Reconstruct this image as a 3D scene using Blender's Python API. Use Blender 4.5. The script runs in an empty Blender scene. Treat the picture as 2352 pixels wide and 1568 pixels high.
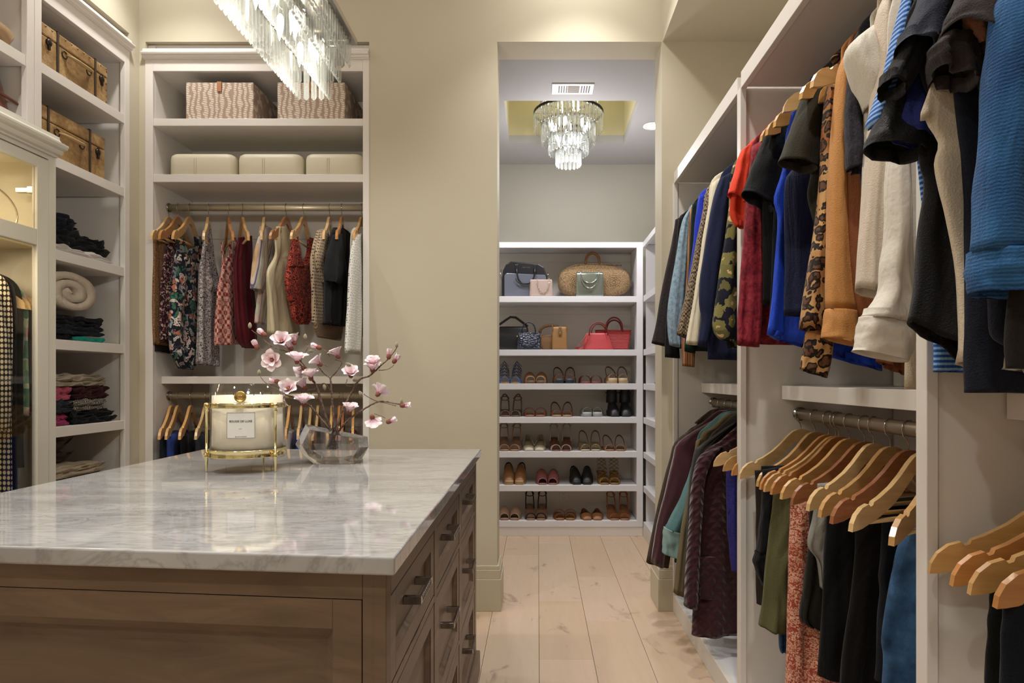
import bpy, bmesh, math, random
from mathutils import Vector, noise
random.seed(7)
SC = bpy.context.scene
COL = SC.collection
F, CX, CY, H = 1500.0, 1235.0, 868.0, 1.2      # focal length in px, vanishing point, eye height

# ------------------------------------------------------------------ camera
cd = bpy.data.cameras.new('camera'); cam = bpy.data.objects.new('camera', cd); COL.objects.link(cam)
cam.location = (0, 0, H); cam.rotation_euler = (math.pi/2, 0, 0)
cd.sensor_fit = 'HORIZONTAL'; cd.sensor_width = 36; cd.lens = 36*F/2352
cd.shift_x = (1176-CX)/2352; cd.shift_y = (CY-784)/2352
cd.clip_start = .02; cd.clip_end = 50
SC.camera = cam
# ------------------------------------------------------------------ world, exposure, lights
w = bpy.data.worlds.new('world'); SC.world = w; w.use_nodes = True
w.node_tree.nodes['Background'].inputs[0].default_value = (.02, .02, .02, 1)
SC.view_settings.view_transform = 'Standard'; SC.view_settings.look = 'None'
SC.view_settings.gamma = 1; SC.view_settings.exposure = 0.0
SC.view_settings.use_curve_mapping = False
try:
    SC.cycles.use_denoising = True
    SC.cycles.max_bounces = 14; SC.cycles.transmission_bounces = 12; SC.cycles.transparent_max_bounces = 16
    SC.cycles.diffuse_bounces = 5; SC.cycles.glossy_bounces = 5
    SC.cycles.sample_clamp_indirect = 6; SC.cycles.sample_clamp_direct = 0
    SC.cycles.caustics_refractive = False; SC.cycles.caustics_reflective = False
except Exception: pass
WARM = (1.0, .83, .62); NEUT = (1.0, .982, .95); COOL = (.93, .95, 1.0)
def area(name, loc, size, power, col, rot=(0, 0, 0), sy=None, spread=None):
    l = bpy.data.lights.new(name, 'AREA'); l.energy = power; l.color = col
    l.shape = 'DISK' if sy is None else 'RECTANGLE'; l.size = size
    if sy: l.size_y = sy
    if spread: l.spread = spread
    o = bpy.data.objects.new(name, l); o.location = loc; o.rotation_euler = rot; COL.objects.link(o); return o
def spot(name, loc, power, col, ang, blend=.5, rad=.04):
    l = bpy.data.lights.new(name, 'SPOT'); l.energy = power; l.color = col; l.spot_size = math.radians(ang)
    l.spot_blend = blend; l.shadow_soft_size = rad
    o = bpy.data.objects.new(name, l); o.location = loc; COL.objects.link(o); return o
def point(name, loc, power, col, rad=.05):
    l = bpy.data.lights.new(name, 'POINT'); l.energy = power; l.color = col; l.shadow_soft_size = rad
    o = bpy.data.objects.new(name, l); o.location = loc; COL.objects.link(o); return o
CEIL = 3.45
DOWN = [(.214, 2.98), (-1.78, 2.98), (.28, 2.0), (-1.75, 1.6), (.28, .55), (-1.7, .2), (-.8, -.5)]  # the pair by the door wall casts scallops; others are added fill lamps
for i, (x, y) in enumerate(DOWN):
    spot('downlight', (x, y, CEIL-.03), (50, 34)[i] if i < 2 else 88, NEUT, 104 if i < 2 else 120, .6 if i < 2 else .8, .05)
    if i < 2: spot('downlight_core', (x, y, CEIL-.03), (14, 8)[i], NEUT, 150, .9, .05).rotation_euler = (math.radians(40), 0, 0)
# chandelier light and its bounce in the main room (the fixture hangs over the island)
for k in range(3): point('chandelier_light', (-.753, 1.35+.35*k, 2.10), 8, (1, .97, .9), .05)
area('chandelier_uplight', (-.753, 1.72, 2.45), .16, 16, (1, .95, .86), (math.pi, 0, 0), sy=.9)
# small room behind
spot('downlight', (.78, 4.48, 2.92), 56, COOL, 120, .8, .04)
spot('downlight', (-.35, 4.48, 2.92), 56, COOL, 120, .8, .04)
point('round_chandelier_light', (.212, 4.42, 2.58), 22, (.97, .97, 1.0), .09)
point('round_chandelier_uplight', (.212, 4.50, 3.15), 3.5, (1, .93, .68), .05)
# lit glass cabinet
area('cabinet_strip_light', (-2.12, 2.3, 2.05), .5, 3.2, (1, .80, .50), (0, 0, 0), sy=.06)
area('cabinet_strip_light', (-2.12, 2.3, 1.72), .5, 4.2, (1, .80, .50), (0, 0, 0), sy=.06)

# ------------------------------------------------------------------ colours and materials
def lin(c):
    if isinstance(c, str):
        c = c.lstrip('#'); c = [int(c[i:i+2], 16) for i in (0, 2, 4)]
    return tuple(((v/255)/12.92 if v/255 <= .04045 else ((v/255+.055)/1.055)**2.4) for v in c) + (1,)
class T:
    def __init__(s, name):
        s.m = bpy.data.materials.new(name); s.m.use_nodes = True; s.nt = s.m.node_tree
        s.b = s.nt.nodes['Principled BSDF']
    def n(s, t, attrs=None, **inp):
        nd = s.nt.nodes.new('ShaderNode'+t)
        for k, v in (attrs or {}).items(): setattr(nd, k, v)
        for k, v in inp.items():
            key = int(k[1:]) if k[0] == '_' and k[1:].isdigit() else k.replace('_', ' ')
            s.put(nd.inputs[key], v)
        return nd
    def put(s, sock, v):
        if isinstance(v, bpy.types.NodeSocket): s.nt.links.new(v, sock)
        else: sock.default_value = v
    def ramp(s, fac, stops, const=False):
        nd = s.n('ValToRGB', _0=fac); cr = nd.color_ramp
        if const: cr.interpolation = 'CONSTANT'
        while len(cr.elements) < len(stops): cr.elements.new(.5)
        for e, (p, c) in zip(cr.elements, stops):
            e.position = p; e.color = lin(c) if isinstance(c, str) else (c, c, c, 1)
        return nd.outputs[0]
    def mix(s, f, a, b, mode='MIX'):
        nd = s.n('Mix', {'data_type': 'RGBA', 'blend_type': mode})
        s.put(nd.inputs[0], f)
        s.put(nd.inputs[6], lin(a) if isinstance(a, str) else a); s.put(nd.inputs[7], lin(b) if isinstance(b, str) else b)
        return nd.outputs[2]
    def math(s, op, a, b=0.0):
        nd = s.n('Math', {'operation': op}, _0=a, _1=b); return nd.outputs[0]
    def vec(s, scale=(1, 1, 1), rot=(0, 0, 0), coord='Object'):
        tc = s.n('TexCoord'); mp = s.n('Mapping', Vector=tc.outputs[coord], Scale=scale, Rotation=rot); return mp.outputs[0]
    def noise(s, v, sc, det=3, rough=.5, dist=0):
        return s.n('TexNoise', Vector=v, Scale=sc, Detail=det, Roughness=rough, Distortion=dist)
    def voro(s, v, sc, feat='F1', rnd=1.0):
        sp = s.n('SeparateXYZ', _0=v); u = s.n('CombineXYZ', _0=s.math('ADD', sp.outputs[0], sp.outputs[1]), _1=sp.outputs[2])
        return s.n('TexVoronoi', {'feature': feat, 'voronoi_dimensions': '2D'}, Vector=u.outputs[0], Scale=sc, Randomness=rnd)
    def wave(s, v, sc, dist=0, axis='X', prof='SIN', dsc=1):
        return s.n('TexWave', {'wave_type': 'BANDS', 'bands_direction': axis, 'wave_profile': prof}, Vector=v, Scale=sc, Distortion=dist, Detail_Scale=dsc)
MATS = {}
def mk(name, col='#808080', rough=.7, metal=0, bump=0, bs=60, sheen=0, coat=0, trans=0, ior=1.5, emit=None, es=0, pat=None, bpat=None, rot=(0, 0, 0), sc=(1, 1, 1), alpha=None, spec=None, sss=0, bd=.004):
    t = T(name); b = t.b
    b.inputs['Roughness'].default_value = rough; b.inputs['Metallic'].default_value = metal
    v = t.vec(sc, rot)
    if pat: t.put(b.inputs['Base Color'], pat(t, v))
    else: b.inputs['Base Color'].default_value = lin(col)
    if sheen: b.inputs['Sheen Weight'].default_value = sheen
    if coat: b.inputs['Coat Weight'].default_value = coat; b.inputs['Coat Roughness'].default_value = .05
    if trans: b.inputs['Transmission Weight'].default_value = trans
    if spec is not None: b.inputs['Specular IOR Level'].default_value = spec
    if sss: b.inputs['Subsurface Weight'].default_value = sss; b.inputs['Subsurface Scale'].default_value = .01
    b.inputs['IOR'].default_value = ior
    if emit: b.inputs['Emission Color'].default_value = lin(emit); b.inputs['Emission Strength'].default_value = es
    if bump:
        h = bpat(t, v) if bpat else t.noise(v, bs, 3).outputs[0]
        bn = t.n('Bump', Strength=bump, Distance=bd, Height=h); t.put(b.inputs['Normal'], bn.outputs[0])
    MATS[name] = t.m; return t.m
def cloth(name, col, rough=.85, bump=.25, bs=350, sheen=.05, var=.12, **k):
    """plain woven cloth: a fine weave and soft tonal variation"""
    if 'pat' not in k:
        c_ = [int(col.lstrip('#')[i:i+2], 16) for i in (0, 2, 4)]; l_ = max(c_)
        if l_ < 90: f_ = .25+.75*(l_/90)**1.3; col = '#%02x%02x%02x' % tuple(int(q*f_) for q in c_)
        def pat(t, v):
            n = t.noise(v, 14, 3).outputs[0]
            c = t.n('HueSaturation', Color=lin(col), Value=t.math('ADD', t.math('MULTIPLY', n, var*2), 1-var)).outputs[0]
            return c
        k['pat'] = pat
    if 'bpat' not in k:
        def bp(t, v):
            cr = t.noise(t.n('Mapping', Vector=v, Scale=(1, 1, .32)).outputs[0], 13, 3, .5, 1.1).outputs[0]
            return t.math('ADD', t.math('MULTIPLY', cr, 1.0), t.math('MULTIPLY', t.noise(v, bs, 2).outputs[0], .06*max(1, bump/.25)))
        k['bpat'] = bp; k['bd'] = .02; bump = .55
    return mk(name, col, rough, bump=bump, bs=bs, sheen=sheen, spec=k.pop('spec', .18), **k)
# --- pattern makers
def p_stripes(cols, sc, axis='Z', dist=0):
    def f(t, v):
        wv = t.wave(v, sc, dist, axis).outputs[1]
        n = len(cols); return t.ramp(wv, [(i/n, c) for i, c in enumerate(cols)], True)
    return f
def p_floral(bg, petals, sc=26, th=.36, bg2=None, centre=None, warp=.3, edge_=.35, rnd=1.0):
    def f(t, v):
        nz = t.noise(v, sc*.9, 2)
        v2 = t.mix(warp*.12, v, nz.outputs[1], 'ADD')
        vo = t.voro(v2, sc, rnd=rnd); d = vo.outputs['Distance']
        pc = t.ramp(t.n('SeparateColor', Color=vo.outputs['Color']).outputs[0], [(i/len(petals), c) for i, c in enumerate(petals)], True)
        edge = t.noise(v, sc*3.2, 2).outputs[0]
        dd = t.math('ADD', d, t.math('MULTIPLY', t.math('SUBTRACT', edge, .5), edge_))
        msk = t.math('LESS_THAN', dd, th)
        base = t.ramp(t.noise(v, sc*1.6, 2).outputs[0], [(.0, bg), (.56, bg), (.6, bg2 or bg)], True)
        c = t.mix(msk, base, pc)
        if centre: c = t.mix(t.math('LESS_THAN', dd, th*.28), c, centre)
        return c
    return f
def p_spots(bg, fg, sc, th, rnd=1.0):
    def f(t, v):
        d = t.voro(v, sc, rnd=rnd).outputs['Distance']
        return t.mix(t.math('LESS_THAN', d, th), bg, fg)
    return f
def p_leopard(t, v):
    nz = t.noise(v, 30, 2)
    v2 = t.mix(.035, v, nz.outputs[1], 'ADD')
    d = t.voro(v2, 40).outputs['Distance']
    e = t.noise(v, 90, 2).outputs[0]
    dd = t.math('ADD', d, t.math('MULTIPLY', t.math('SUBTRACT', e, .5), .25))
    base = t.ramp(t.noise(v, 7, 2).outputs[0], [(.35, '#8a5426'), (.65, '#b9905c')])
    return t.mix(t.math('LESS_THAN', dd, .47), base, t.ramp(dd, [(0, '#5b3a22'), (.2, '#5b3a22'), (.24, '#1c130f')], True))
def p_check(a, b, sc):
    def f(t, v): return t.n('TexChecker', Vector=v, Color1=lin(a), Color2=lin(b), Scale=sc).outputs[0]
    return f
def p_mottle(cols, sc, det=4, dist=0, lo=.3, hi=.7):
    def f(t, v):
        n = len(cols)-1
        return t.ramp(t.noise(v, sc, det, .6, dist).outputs[0], [(lo+(hi-lo)*i/n, c) for i, c in enumerate(cols)])
    return f
def p_wood(c1, c2, sc=8, stretch=(1, 1, 1)):
    def f(t, v):
        v2 = t.n('Mapping', Vector=v, Scale=stretch).outputs[0]
        g = t.noise(v2, sc, 5, .6, 1.2).outputs[0]
        oi = t.n('ObjectInfo').outputs['Random']
        c = t.ramp(g, [(.3, c1), (.7, c2)])
        return t.n('HueSaturation', Color=c, Value=t.math('ADD', t.math('MULTIPLY', oi, .25), .87)).outputs[0]
    return f
def b_lines(sc, axis='X', dist=0):
    return lambda t, v: t.wave(v, sc, dist, axis).outputs[1]
def b_quilt(sc):
    def f(t, v):
        a = t.wave(v, sc, 0, 'DIAGONAL', 'SIN').outputs[1]
        v2 = t.n('Mapping', Vector=v, Rotation=(0, math.pi/2, 0)).outputs[0]
        b = t.wave(v2, sc, 0, 'DIAGONAL', 'SIN').outputs[1]
        return t.math('MINIMUM', a, b)
    return f
def b_mesh(sc):
    return lambda t, v: t.voro(v, sc).outputs['Distance']

WALL = mk('wall_paint', '#bcb39e', .75, bump=.04, bs=220)
CEILM = mk('ceiling_paint', '#d3cdc2', .8)
CAB = mk('cabinet_lacquer', '#d8d2cb', .42, bump=.02, bs=120)
CABC = mk('cabinet_lacquer_pale', '#d9d7d9', .42)
TRIM = mk('trim_paint', '#b7ae98', .4)
CASE = mk('display_cabinet_lacquer', '#c9c5b8', .4)
CHROME = mk('chrome', '#b9b5ae', .12, 1)
NICKEL = mk('dark_nickel', '#a59f99', .18, 1)
ROD = mk('champagne_rod', '#c9bda4', .35, .6)
RODD = mk('bronze_rod', '#8f8272', .38, .6)
GOLD = mk('polished_gold', '#eee1ad', .10, 1)
GOLDD = mk('gold_detail', '#c4a05c', .3, 1)
BLACKM = mk('black_metal', '#2b2622', .45, .8)
def p_marble(t, v):
    a = t.noise(t.n('Mapping', Vector=v, Scale=(1, 3.4, 1), Rotation=(0, 0, .22)).outputs[0], 2.0, 6, .55, 1.4).outputs[0]
    c = t.ramp(a, [(.28, '#8e8c8b'), (.42, '#9a9897'), (.50, '#a3a1a0'), (.62, '#aaa8a7')])
    b = t.noise(t.n('Mapping', Vector=v, Scale=(1.2, 5, 1), Rotation=(0, 0, .25)).outputs[0], 3.2, 6, .6, 2.2).outputs[0]
    vein = t.ramp(t.math('ABSOLUTE', t.math('SUBTRACT', b, .5)), [(0, '#bdb9b3'), (.02, '#e2e0dd'), (.06, '#ffffff')])
    return t.mix(.55, c, vein, 'MULTIPLY')
MARBLE = mk('marble', rough=.05, pat=p_marble, coat=.3)
ISLW = mk('island_taupe_wood', rough=.42, pat=p_wood('#574534', '#715c49', 3, (1, 1, 6)), bump=.05, bs=90)
def p_plank(t, v):
    g = t.noise(t.n('Mapping', Vector=v, Scale=(9, .8, 1)).outputs[0], 3.2, 7, .6, 1.0).outputs[0]
    oi = t.n('ObjectInfo').outputs['Random']
    base = t.ramp(oi, [(0, '#c0a88e'), (.35, '#c8b09a'), (.7, '#c2ae9a'), (1, '#cdb9a6')])
    c = t.mix(t.math('MULTIPLY', g, .5), base, '#a88b6b')
    k = t.noise(t.n('Mapping', Vector=v, Scale=(2.2, 1.1, 1)).outputs[0], 3.4, 4, .65, .9).outputs[0]
    return t.mix(t.ramp(k, [(.60, 0.0), (.70, .75)]), c, '#8c7664')
PLANK = mk('oak_plank', rough=.45, pat=p_plank, bump=.05, bs=60)
WOODS = [mk('honey_hanger_wood', rough=.28, pat=p_wood('#b98a50', '#cfa368', 9, (1, 8, 5)), coat=.4),
         mk('pale_hanger_wood', rough=.28, pat=p_wood('#c7a06a', '#dcbb88', 9, (1, 8, 5)), coat=.4),
         mk('amber_hanger_wood', rough=.28, pat=p_wood('#a46c38', '#bc834a', 9, (1, 8, 5)), coat=.4),
         mk('walnut_hanger_wood', rough=.3, pat=p_wood('#7d4c2c', '#96603c', 12, (1, 8, 5)), coat=.4)]
def thin_glass(name, tint='#fefefe', refl=1.0):
    t = T(name); t.nt.nodes.remove(t.b); out = t.nt.nodes['Material Output']
    tr = t.n('BsdfTransparent', Color=lin(tint)); gl = t.n('BsdfGlossy', Roughness=.02); lw = t.n('LayerWeight', Blend=.5)
    mx = t.n('MixShader', _0=t.math('ADD', t.math('MULTIPLY', t.math('POWER', lw.outputs['Facing'], 4.0), .55), .035)); t.put(mx.inputs[1], tr.outputs[0]); t.put(mx.inputs[2], gl.outputs[0])
    t.put(out.inputs[0], mx.outputs[0]); MATS[name] = t.m; return t.m
def crystal(name, tf=.14, df_=.08):
    t = T(name); t.nt.nodes.remove(t.b); out = t.nt.nodes['Material Output']
    g = t.n('BsdfGlass', Roughness=.0, IOR=1.5); tr = t.n('BsdfTransparent', Color=(1, 1, 1, 1)); df = t.n('BsdfTranslucent', Color=lin('#fbfff6')); d2 = t.n('BsdfDiffuse', Color=lin('#f4f7ef'))
    a = t.n('MixShader', _0=tf); t.put(a.inputs[1], g.outputs[0]); t.put(a.inputs[2], tr.outputs[0])
    b = t.n('MixShader', _0=.35); t.put(b.inputs[1], df.outputs[0]); t.put(b.inputs[2], d2.outputs[0])
    c = t.n('MixShader', _0=df_); t.put(c.inputs[1], a.outputs[0]); t.put(c.inputs[2], b.outputs[0])
    t.put(out.inputs[0], c.outputs[0]); MATS[name] = t.m; return t.m
CRYSTAL = crystal('cut_crystal', .12, .17)
GLASS = crystal('vase_crystal', .22, 0.0)
CLEAR = thin_glass('clear_glass')
BULB = mk('glowing_bulb', '#ffffff', .5, emit='#fff6df', es=22)
BULBC = mk('glowing_bulb_cool', '#ffffff', .5, emit='#f2f8ff', es=20)
LED = mk('downlight_lens', '#ffffff', .5, emit='#fff6ea', es=14)
WAX = mk('cream_wax', '#fff3d6', .5, sss=.1)

# ------------------------------------------------------------------ building helpers
ORG = {}
def tag(o, label=None, cat=None, group=None, kind=None):
    if label: o['label'] = label
    if cat: o['category'] = cat
    if group: o['group'] = group
    if kind: o['kind'] = kind
    return o
def thing(name, label, cat, loc=(0, 0, 0), group=None, rotz=0):
    o = bpy.data.objects.new(name, None); COL.objects.link(o); o.location = loc; o.rotation_euler = (0, 0, rotz)
    o.empty_display_size = .05
    ORG[o.name] = Vector(loc); return tag(o, label, cat, group)
class MB:
    def __init__(s): s.v = []; s.f = []; s.sm = []
    def add(s, vs, fs, smooth=False):
        o = len(s.v); s.v += [tuple(q) for q in vs]; s.f += [tuple(i+o for i in f) for f in fs]; s.sm += [smooth]*len(fs); return s
    def box(s, x0, x1, y0, y1, z0, z1):
        return s.add([(x0, y0, z0), (x1, y0, z0), (x1, y1, z0), (x0, y1, z0), (x0, y0, z1), (x1, y0, z1), (x1, y1, z1), (x0, y1, z1)],
                     [(3, 2, 1, 0), (4, 5, 6, 7), (0, 1, 5, 4), (1, 2, 6, 5), (2, 3, 7, 6), (3, 0, 4, 7)])
    def prism(s, pts, d, smooth=False):
        """polygon pts (3D list) pushed along vector d"""
        d = Vector(d); n = len(pts); a = [Vector(p) for p in pts]; b = [p+d for p in a]
        return s.add(a+b, [tuple(range(n))[::-1], tuple(range(n, 2*n))]+[(i, (i+1) % n, n+(i+1) % n, n+i) for i in range(n)], smooth)
    def tube(s, path, r, n=8, closed=False, flat=None):
        path = [Vector(p) for p in path]; m = len(path)
        rs = r if isinstance(r, (list, tuple)) else [r]*m
        vs = []; up = None
        for i, p in enumerate(path):
            a = path[(i-1) % m] if closed or i else p; b = path[(i+1) % m] if closed or i < m-1 else p
            tdir = (b-a).normalized() if (b-a).length > 1e-9 else Vector((0, 0, 1))
            if up is None: up = Vector((0, 0, 1)) if abs(tdir.z) < .9 else Vector((1, 0, 0))
            x = tdir.cross(up)
            if x.length < 1e-6: x = tdir.orthogonal()
            x.normalize(); y = x.cross(tdir).normalized(); up = y
            fx, fy = flat if flat else (1, 1)
            for j in range(n):
                an = 2*math.pi*j/n; vs.append(p+x*math.cos(an)*rs[i]*fx+y*math.sin(an)*rs[i]*fy)
        fs = []
        for i in range(m if closed else m-1):
            for j in range(n):
                fs.append((i*n+j, i*n+(j+1) % n, ((i+1) % m)*n+(j+1) % n, ((i+1) % m)*n+j))
        if not closed: fs += [tuple(range(n))[::-1], tuple(range((m-1)*n, m*n))]
        return s.add(vs, fs, True)
    def lathe(s, prof, c=(0, 0, 0), n=32, axis='Z', closed=True):
        vs = []
        for r, z in prof:
            for j in range(n):
                a = 2*math.pi*j/n
                if axis == 'Z': vs.append((c[0]+r*math.cos(a), c[1]+r*math.sin(a), c[2]+z))
                elif axis == 'Y': vs.append((c[0]+r*math.cos(a), c[1]+z, c[2]+r*math.sin(a)))
                else: vs.append((c[0]+z, c[1]+r*math.cos(a), c[2]+r*math.sin(a)))
        m = len(prof); fs = [(i*n+j, i*n+(j+1) % n, (i+1)*n+(j+1) % n, (i+1)*n+j) for i in range(m-1) for j in range(n)]
        if closed: fs += [tuple(range(n))[::-1], tuple(range((m-1)*n, m*n))]
        return s.add(vs, fs, True)
    def build(s, name, mat, parent=None, bevel=0, smooth=None, local=False, seg=2, weld=False):
        me = bpy.data.meshes.new(name)
        off = Vector((0, 0, 0)) if (parent is None or local) else ORG.get(parent.name, Vector((0, 0, 0)))
        me.from_pydata([tuple(Vector(v)-off) for v in s.v], [], s.f)
        me.polygons.foreach_set('use_smooth', [smooth if smooth is not None else q for q in s.sm])
        bm = bmesh.new(); bm.from_mesh(me)
        if weld: bmesh.ops.remove_doubles(bm, verts=bm.verts, dist=1e-5)
        bmesh.ops.recalc_face_normals(bm, faces=bm.faces); bm.to_mesh(me); bm.free()
        me.materials.append(mat); me.update()
        o = bpy.data.objects.new(name, me); COL.objects.link(o)
        if parent is not None: o.parent = parent
        ORG[o.name] = off
        if bevel:
            b = o.modifiers.new('bevel', 'BEVEL'); b.width = bevel; b.segments = seg; b.limit_method = 'ANGLE'
        return o
def copy_tree(o, parent=None):
    c = o.copy(); COL.objects.link(c)
    if parent is not None: c.parent = parent
    for ch in list(o.children): copy_tree(ch, c)
    return c
def part(name, parent, x0, x1, y0, y1, z0, z1, mat, bev=.0015):
    return MB().box(x0, x1, y0, y1, z0, z1).build(name, mat, parent, bevel=bev)
def struct(name, mb, mat, bev=0, kind='structure'):
    o = mb.build(name, mat, None, bevel=bev); o['kind'] = kind; return o
def P(px, py, Y):
    return Vector(((px-CX)*Y/F, Y, H-(py-CY)*Y/F))
def hit(px, py, pl):
    """ray through a pixel meets a vertical plane pl = ('Y', c) or ('X', c) or (x, y, angle)"""
    dx = (px-CX)/F; dz = -(py-CY)/F
    if pl[0] == 'Y': t = pl[1]
    elif pl[0] == 'X': t = pl[1]/dx
    else:
        nx, ny = -math.sin(pl[2]), math.cos(pl[2]); t = (pl[0]*nx+pl[1]*ny)/(dx*nx+ny)
    return Vector((dx*t, t, H+dz*t))
def normal_of(pl):
    if pl[0] == 'Y': return Vector((0, -1, 0))
    if pl[0] == 'X': return Vector((1 if pl[1] < 0 else -1, 0, 0))
    return Vector((math.sin(pl[2]), -math.cos(pl[2]), 0))
def crom(p, t):
    n = len(p)-1; x = min(max(t*n, 0), n-1e-6); i = int(x); u = x-i
    a = p[max(i-1, 0)]; b = p[i]; c = p[i+1]; d = p[min(i+2, n)]
    return [.5*((2*b[k])+(-a[k]+c[k])*u+(2*a[k]-5*b[k]+4*c[k]-d[k])*u*u+(-a[k]+3*b[k]-3*c[k]+d[k])*u**3) for k in range(len(b))]
def nz(x, y, z, s=1.0): return noise.noise(Vector((x*s, y*s, z*s)))
ORD = ['first', 'second', 'third', 'fourth', 'fifth', 'sixth', 'seventh', 'eighth', 'ninth', 'tenth', 'eleventh', 'twelfth', 'thirteenth', 'fourteenth', 'fifteenth']
# ================================================================== THE SETTING
YW, YI = 3.38, 3.57          # door wall: near and far face
TOPZ = 2.94                  # top of the opening and of the niche
XL, XLR = -2.062, -2.46      # left wall plane (flush with the cabinets), back of the left cabinets
XO0, XO1 = -.2096, .642      # opening
NX0, NX1 = -2.03, -.872      # niche cabinet
CXF = .698                   # face plane of the right closets
YB = 5.32                    # back wall of the small room
fl = struct('floor', MB().box(-2.5, 1.32, -1.25, 5.45, -.08, -.014), mk('subfloor', '#6d5a46', .8))
xs = [-.233-.2335*k for k in range(9, 0, -1)]+[-.233, .0065, .239, .474, .70, .935, 1.17, 1.32]
ends = {-.467: [3.08], -.233: [3.256, 4.43], .0065: [2.788, 3.518], .239: [3.222, 3.94], .474: [2.5, 3.66, 4.8]}
for i in range(len(xs)-1):
    e = next((v for k, v in ends.items() if abs(k-xs[i]) < .02), None)
    if e is None: e = [random.uniform(2.2, 4)]
    e = list(e)
    while e[0] > -.2: e.insert(0, e[0]-random.uniform(1.0, 1.5))
    while e[-1] < 4.6: e.append(e[-1]+random.uniform(.8, 1.3))
    e = [-1.24]+[q for q in e if q > -1.1]+[5.44]
    for a, b in zip(e[:-1], e[1:]):
        o = MB().box(xs[i]+.0008, xs[i+1]-.0008, a+.0008, b-.0008, -.014, 0).build('plank', PLANK, fl, bevel=.0008, seg=1)
m = MB()
m.box(-2.5, 1.32, YW, YI, TOPZ, CEIL+.1)
m.box(NX1+.0, XO0, YW, YI, 0, TOPZ)
m.box(XO1, 1.32, YW, YI, 0, TOPZ)
m.box(-2.5, XL-.0, YW, YI+.35, 0, TOPZ); m.box(XL, NX0, YW, YI+.3, 0, TOPZ)
m.box(NX0, NX1+.1, 3.79, 3.9, 0, TOPZ)
struct('wall_back', m, WALL)
m = MB(); m.box(-2.5, XL, -1.25, YW, TOPZ, CEIL+.1); m.box(-2.5, XL, 3.297, YW, 0, TOPZ); m.box(-2.56, -2.5, -1.25, 3.9, 0, CEIL+.1)
m.box(-2.5, XL, -1.25, .68, 0, TOPZ)
struct('wall_left', m, WALL)
struct('wall_right', MB().box(1.25, 1.36, -1.25, YW, 0, CEIL+.1), WALL)
struct('wall_front', MB().box(-2.56, 1.36, -1.35, -1.25, 0, CEIL+.1), WALL)
struct('ceiling', MB().box(-2.56, 1.36, -1.35, YI, CEIL, CEIL+.1), CEILM)
struct('trim_1', MB().box(.647, 1.32, -1.25, YW, TOPZ, CEIL), WALL)          # dropped soffit over the right closets
# small room
RX0, RX1 = -.845, 1.2
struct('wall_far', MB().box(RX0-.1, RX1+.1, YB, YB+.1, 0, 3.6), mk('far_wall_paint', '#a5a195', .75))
struct('wall_far_left', MB().box(RX0-.02, RX0, YI, YB, 0, 3.0), WALL)
struct('wall_far_right', MB().box(RX1, RX1+.1, YI, YB, 0, 3.0), WALL)
TX0, TX1, TY0, TY1, TZ = -.212, .64, 4.10, 4.84, 3.42
m = MB(); zc = TOPZ
m.box(RX0, RX1, YI, TY0, zc, zc+.06); m.box(RX0, RX1, TY1, YB, zc, zc+.06); m.box(RX0, TX0, TY0, TY1, zc, zc+.06); m.box(TX1, RX1, TY0, TY1, zc, zc+.06)
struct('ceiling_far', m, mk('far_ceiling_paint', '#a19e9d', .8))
m = MB(); m.box(TX0-.03, TX0, TY0-.03, TY1+.03, zc+.06, TZ); m.box(TX1, TX1+.03, TY0-.03, TY1+.03, zc+.06, TZ)
m.box(TX0, TX1, TY0-.03, TY0, zc+.06, TZ); m.box(TX0, TX1, TY1, TY1+.03, zc+.06, TZ); m.box(TX0-.03, TX1+.03, TY0-.03, TY1+.03, TZ, TZ+.03)
struct('trim_2', m, mk('tray_paint', '#bdb48e', .7))
# baseboards with a stepped profile: on the pier left of the opening and on the one right of it
def base_run(mb, pts):
    """pts: plan polyline (x, y) with the room on its left; three stacked steps"""
    for h0, h1, th in ((0, .165, .022), (.165, .212, .017), (.212, .232, .012)):
        for (a, b) in zip(pts[:-1], pts[1:]):
            a = Vector((*a, 0)); b = Vector((*b, 0)); d = (b-a).normalized(); n = Vector((d.y, -d.x, 0))
            q = [a-d*0, b+d*0, b+n*th+d*th, a+n*th-d*th]
            mb.prism([(v.x, v.y, h0) for v in q], (0, 0, h1-h0))
m = MB(); base_run(m, [(-.872, YW), (XO0, YW), (XO0, YI)]); struct('baseboard_left', m, TRIM, .002)
m = MB(); base_run(m, [(XO1, YI), (XO1, YW), (CXF, YW)]); struct('baseboard_right', m, TRIM, .002)
# recessed downlights; most main-ceiling ones are unseen and added for fill
def downlight(x, y, z, label, r=.05):
    t = thing('recessed_downlight', label, 'downlight', (x, y, z))
    MB().lathe([(r, -.001), (r+.022, -.001), (r+.024, -.006), (r, -.008), (r, -.001)], (x, y, z), 28, closed=False).build('trim_ring', mk('white_ring', '#ecebe8', .5), t)
    MB().lathe([(.001, -.002), (r, -.002), (r, -.005), (.001, -.005)], (x, y, z), 24).build('lens', LED, t)
downlight(.80, 4.50, TOPZ, 'glowing round recessed downlight in the far room ceiling by the opening')
downlight(-.35, 4.48, TOPZ, 'recessed downlight in the far room ceiling left of the round chandelier')
for i, (x, y) in enumerate(DOWN):
    downlight(x, y, CEIL, 'unseen recessed downlight in the main ceiling, %s from the door wall' % ORD[i])
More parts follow.
